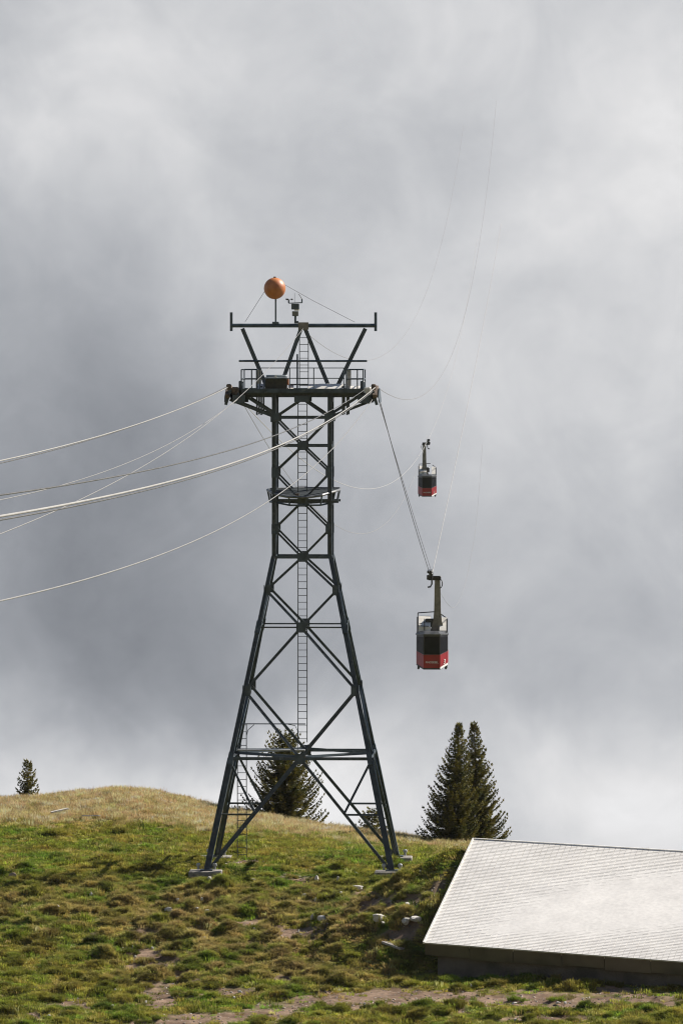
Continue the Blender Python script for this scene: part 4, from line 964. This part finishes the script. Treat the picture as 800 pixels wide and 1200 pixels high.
# ------------------------------------------------------------------ stones, planks, stake
def rock(px, py, w, h, label, group=None, m='stone', seed=0, flatn=1.0):
    rr = random.Random(seed * 7 + int(px)); p = on_ground(px, py + h * .5); sc_ = p.y / F
    bm = bmesh.new(); bmesh.ops.create_icosphere(bm, subdivisions=2, radius=0.5)
    off = Vector((rr.uniform(0, 50), rr.uniform(0, 50), rr.uniform(0, 50)))
    from mathutils import noise as mn
    axs = [(rr.uniform(-1, 1), rr.uniform(-1, 1), rr.uniform(-.2, 1)) for _ in range(7)] + [(0.1, -.1, 1)]
    for v_ in bm.verts:
        v_.co *= 1 + .45 * mn.noise(v_.co * 2.2 + off)
        for ax in axs:
            a = Vector(ax).normalized(); dd = v_.co.dot(a); lim = .27 + .10 * mn.noise(off + a * 3)
            if dd > lim: v_.co -= a * (dd - lim)
    me_ = bpy.data.meshes.new('rock'); bm.to_mesh(me_); bm.free()
    o = link('rock', me_, M[m]); o.location = p + Vector((0, 0, h * sc_ * .42 + .045)); o.rotation_euler = (0, 0, rr.uniform(-.5, .5))
    o.scale = (w * sc_ * 1.2, w * sc_ * .95, h * sc_ * 1.45)
    tag(o, label, 'rock', group)
rock(371, 1030, 5, 9, 'upright white stone, taller of the two below the tower', seed=1)
rock(396, 1031, 3.5, 7, 'small upright white stone, right of the taller white stone', seed=2)
rock(420, 1041, 14, 5, 'flat pale stone left of the front right footing', seed=3)
rock(378, 1077, 13, 7, 'pale stone in the middle bare patch, larger of two side by side', seed=4)
rock(367, 1074, 7, 7, 'pale stone just left of the larger stone in the middle bare patch', seed=5)
rock(445, 1076, 16, 9, 'large pale stone left of the hut, biggest on the slope', seed=6)
rock(475, 1080, 10, 8, 'pale stone between the biggest stone and the hut', seed=7)
rock(487, 1077, 14, 6, 'shaded bluish slab close to the hut corner', seed=8)
rock(15, 1026, 10, 7, 'round tan boulder at the left edge of the slope', m='stone_tan', seed=9)
rock(198, 1066, 10, 6, 'pale stone among tussocks left of centre', seed=10)
SMALL = [(245, 1031, 6, 5), (297, 1032, 5, 3), (312, 1060, 5, 3), (399, 1047, 4, 3), (417, 1024, 5, 3), (357, 1050, 6, 4), (370, 1055, 4, 5), (477, 1060, 8, 4), (492, 1022, 4, 3), (313, 1096, 4, 3), (243, 1068, 7, 3),
         (449, 1083, 6, 4), (459, 1058, 6, 4), (107, 1048, 4, 4), (208, 1055, 4, 3), (236, 1055, 4, 4), (68, 1063, 4, 3), (45, 1095, 7, 3), (159, 1122, 4, 3), (156, 1111, 3, 3), (179, 1112, 3, 3), (132, 1180, 6, 3), (171, 1175, 4, 3),
         (58, 1191, 5, 2), (135, 1161, 3, 3), (240, 1100, 3, 3), (229, 1066, 7, 3), (379, 1129, 3, 3), (427, 1178, 3, 5), (281, 1163, 5, 3), (551, 1156, 3, 5), (604, 1196, 4, 3), (653, 1176, 6, 3), (661, 1176, 4, 3), (602, 1177, 6, 3), (274, 1170, 3, 3), (350, 1092, 3, 3), (298, 1090, 4, 3), (430, 1070, 4, 3), (410, 1062, 3, 3)]
for k, (x, y, w, h) in enumerate(SMALL): rock(x, y, w, h, 'small pale stone lying loose on the grass slope', 'small loose stones on the slope', seed=20 + k)

def plank(pa, pb, w, t, name, label, cat, m, lift=.05):
    a = on_ground(*pa); b = on_ground(*pb); a.z += lift; b.z += lift
    if abs(a.y - b.y) > 3: b.y = a.y + (3 if b.y > a.y else -3); b.x = (pb[0] - 400) / F * b.y; b.z = max(float(ground_z(b.x, b.y)) + lift, (HZ - pb[1]) / F * b.y)
    o = MB().bar(Vector((0, 0, 0)), b - a, prof_B(w, t)).build(name, M[m], None, bevel=.006); o.location = a
    return tag(o, label, cat)
plank((60, 957.5), (80, 953), .16, .07, 'plank', 'pale weathered plank lying on the grass below the lone spruce', 'plank', 'stone', .2)
plank((97, 960), (117, 960), .12, .05, 'plank', 'half-buried grey plank right of the pale plank', 'plank', 'wood', .15)
plank((449, 1108), (471, 1117), .22, .08, 'plank', 'weathered grey board lying left of the hut corner', 'plank', 'wood', .12)
plank((543, 1136), (566, 1135), .06, .06, 'pipe', 'short pale blue pipe lying in the hut shadow', 'pipe', 'pipe_blue', .10)
p = on_ground(379, 1098); s_ = MB(); s_.tube([(0, 0, -.1), (.06, .02, .28), (.14, .02, .52)], .035, 7, .05); s_.tube([(.06, .02, .3), (.0, .0, .5)], .02, 6, .015)
o = s_.build('stake', M['wood_dark']); o.location = p; tag(o, 'short dark forked stake leaning in the middle bare patch', 'stake')

# ------------------------------------------------------------------ haze
hz = MB().box((250, 700, -80), (2600, 2400, 1000)).build('haze', bpy.data.materials.new('haze_air'))
tag(hz, 'thin pale mountain haze filling the valley air', 'haze', kind='stuff')
hm = hz.data.materials[0]; hm.use_nodes = True; t = hm.node_tree; t.nodes.remove(t.nodes['Principled BSDF'])
pv = t.nodes.new('ShaderNodeVolumePrincipled'); pv.inputs['Color'].default_value = (0.93, 0.95, 0.98, 1); pv.inputs['Density'].default_value = 0.000022; pv.inputs['Anisotropy'].default_value = 0.0
t.links.new(pv.outputs[0], t.nodes['Material Output'].inputs['Volume'])
print('tris', sum(len(m_.polygons) for m_ in bpy.data.meshes), 'tussocks', len(TUSS), 'GZ min', GZ.min(), 'objs', len(bpy.data.objects))
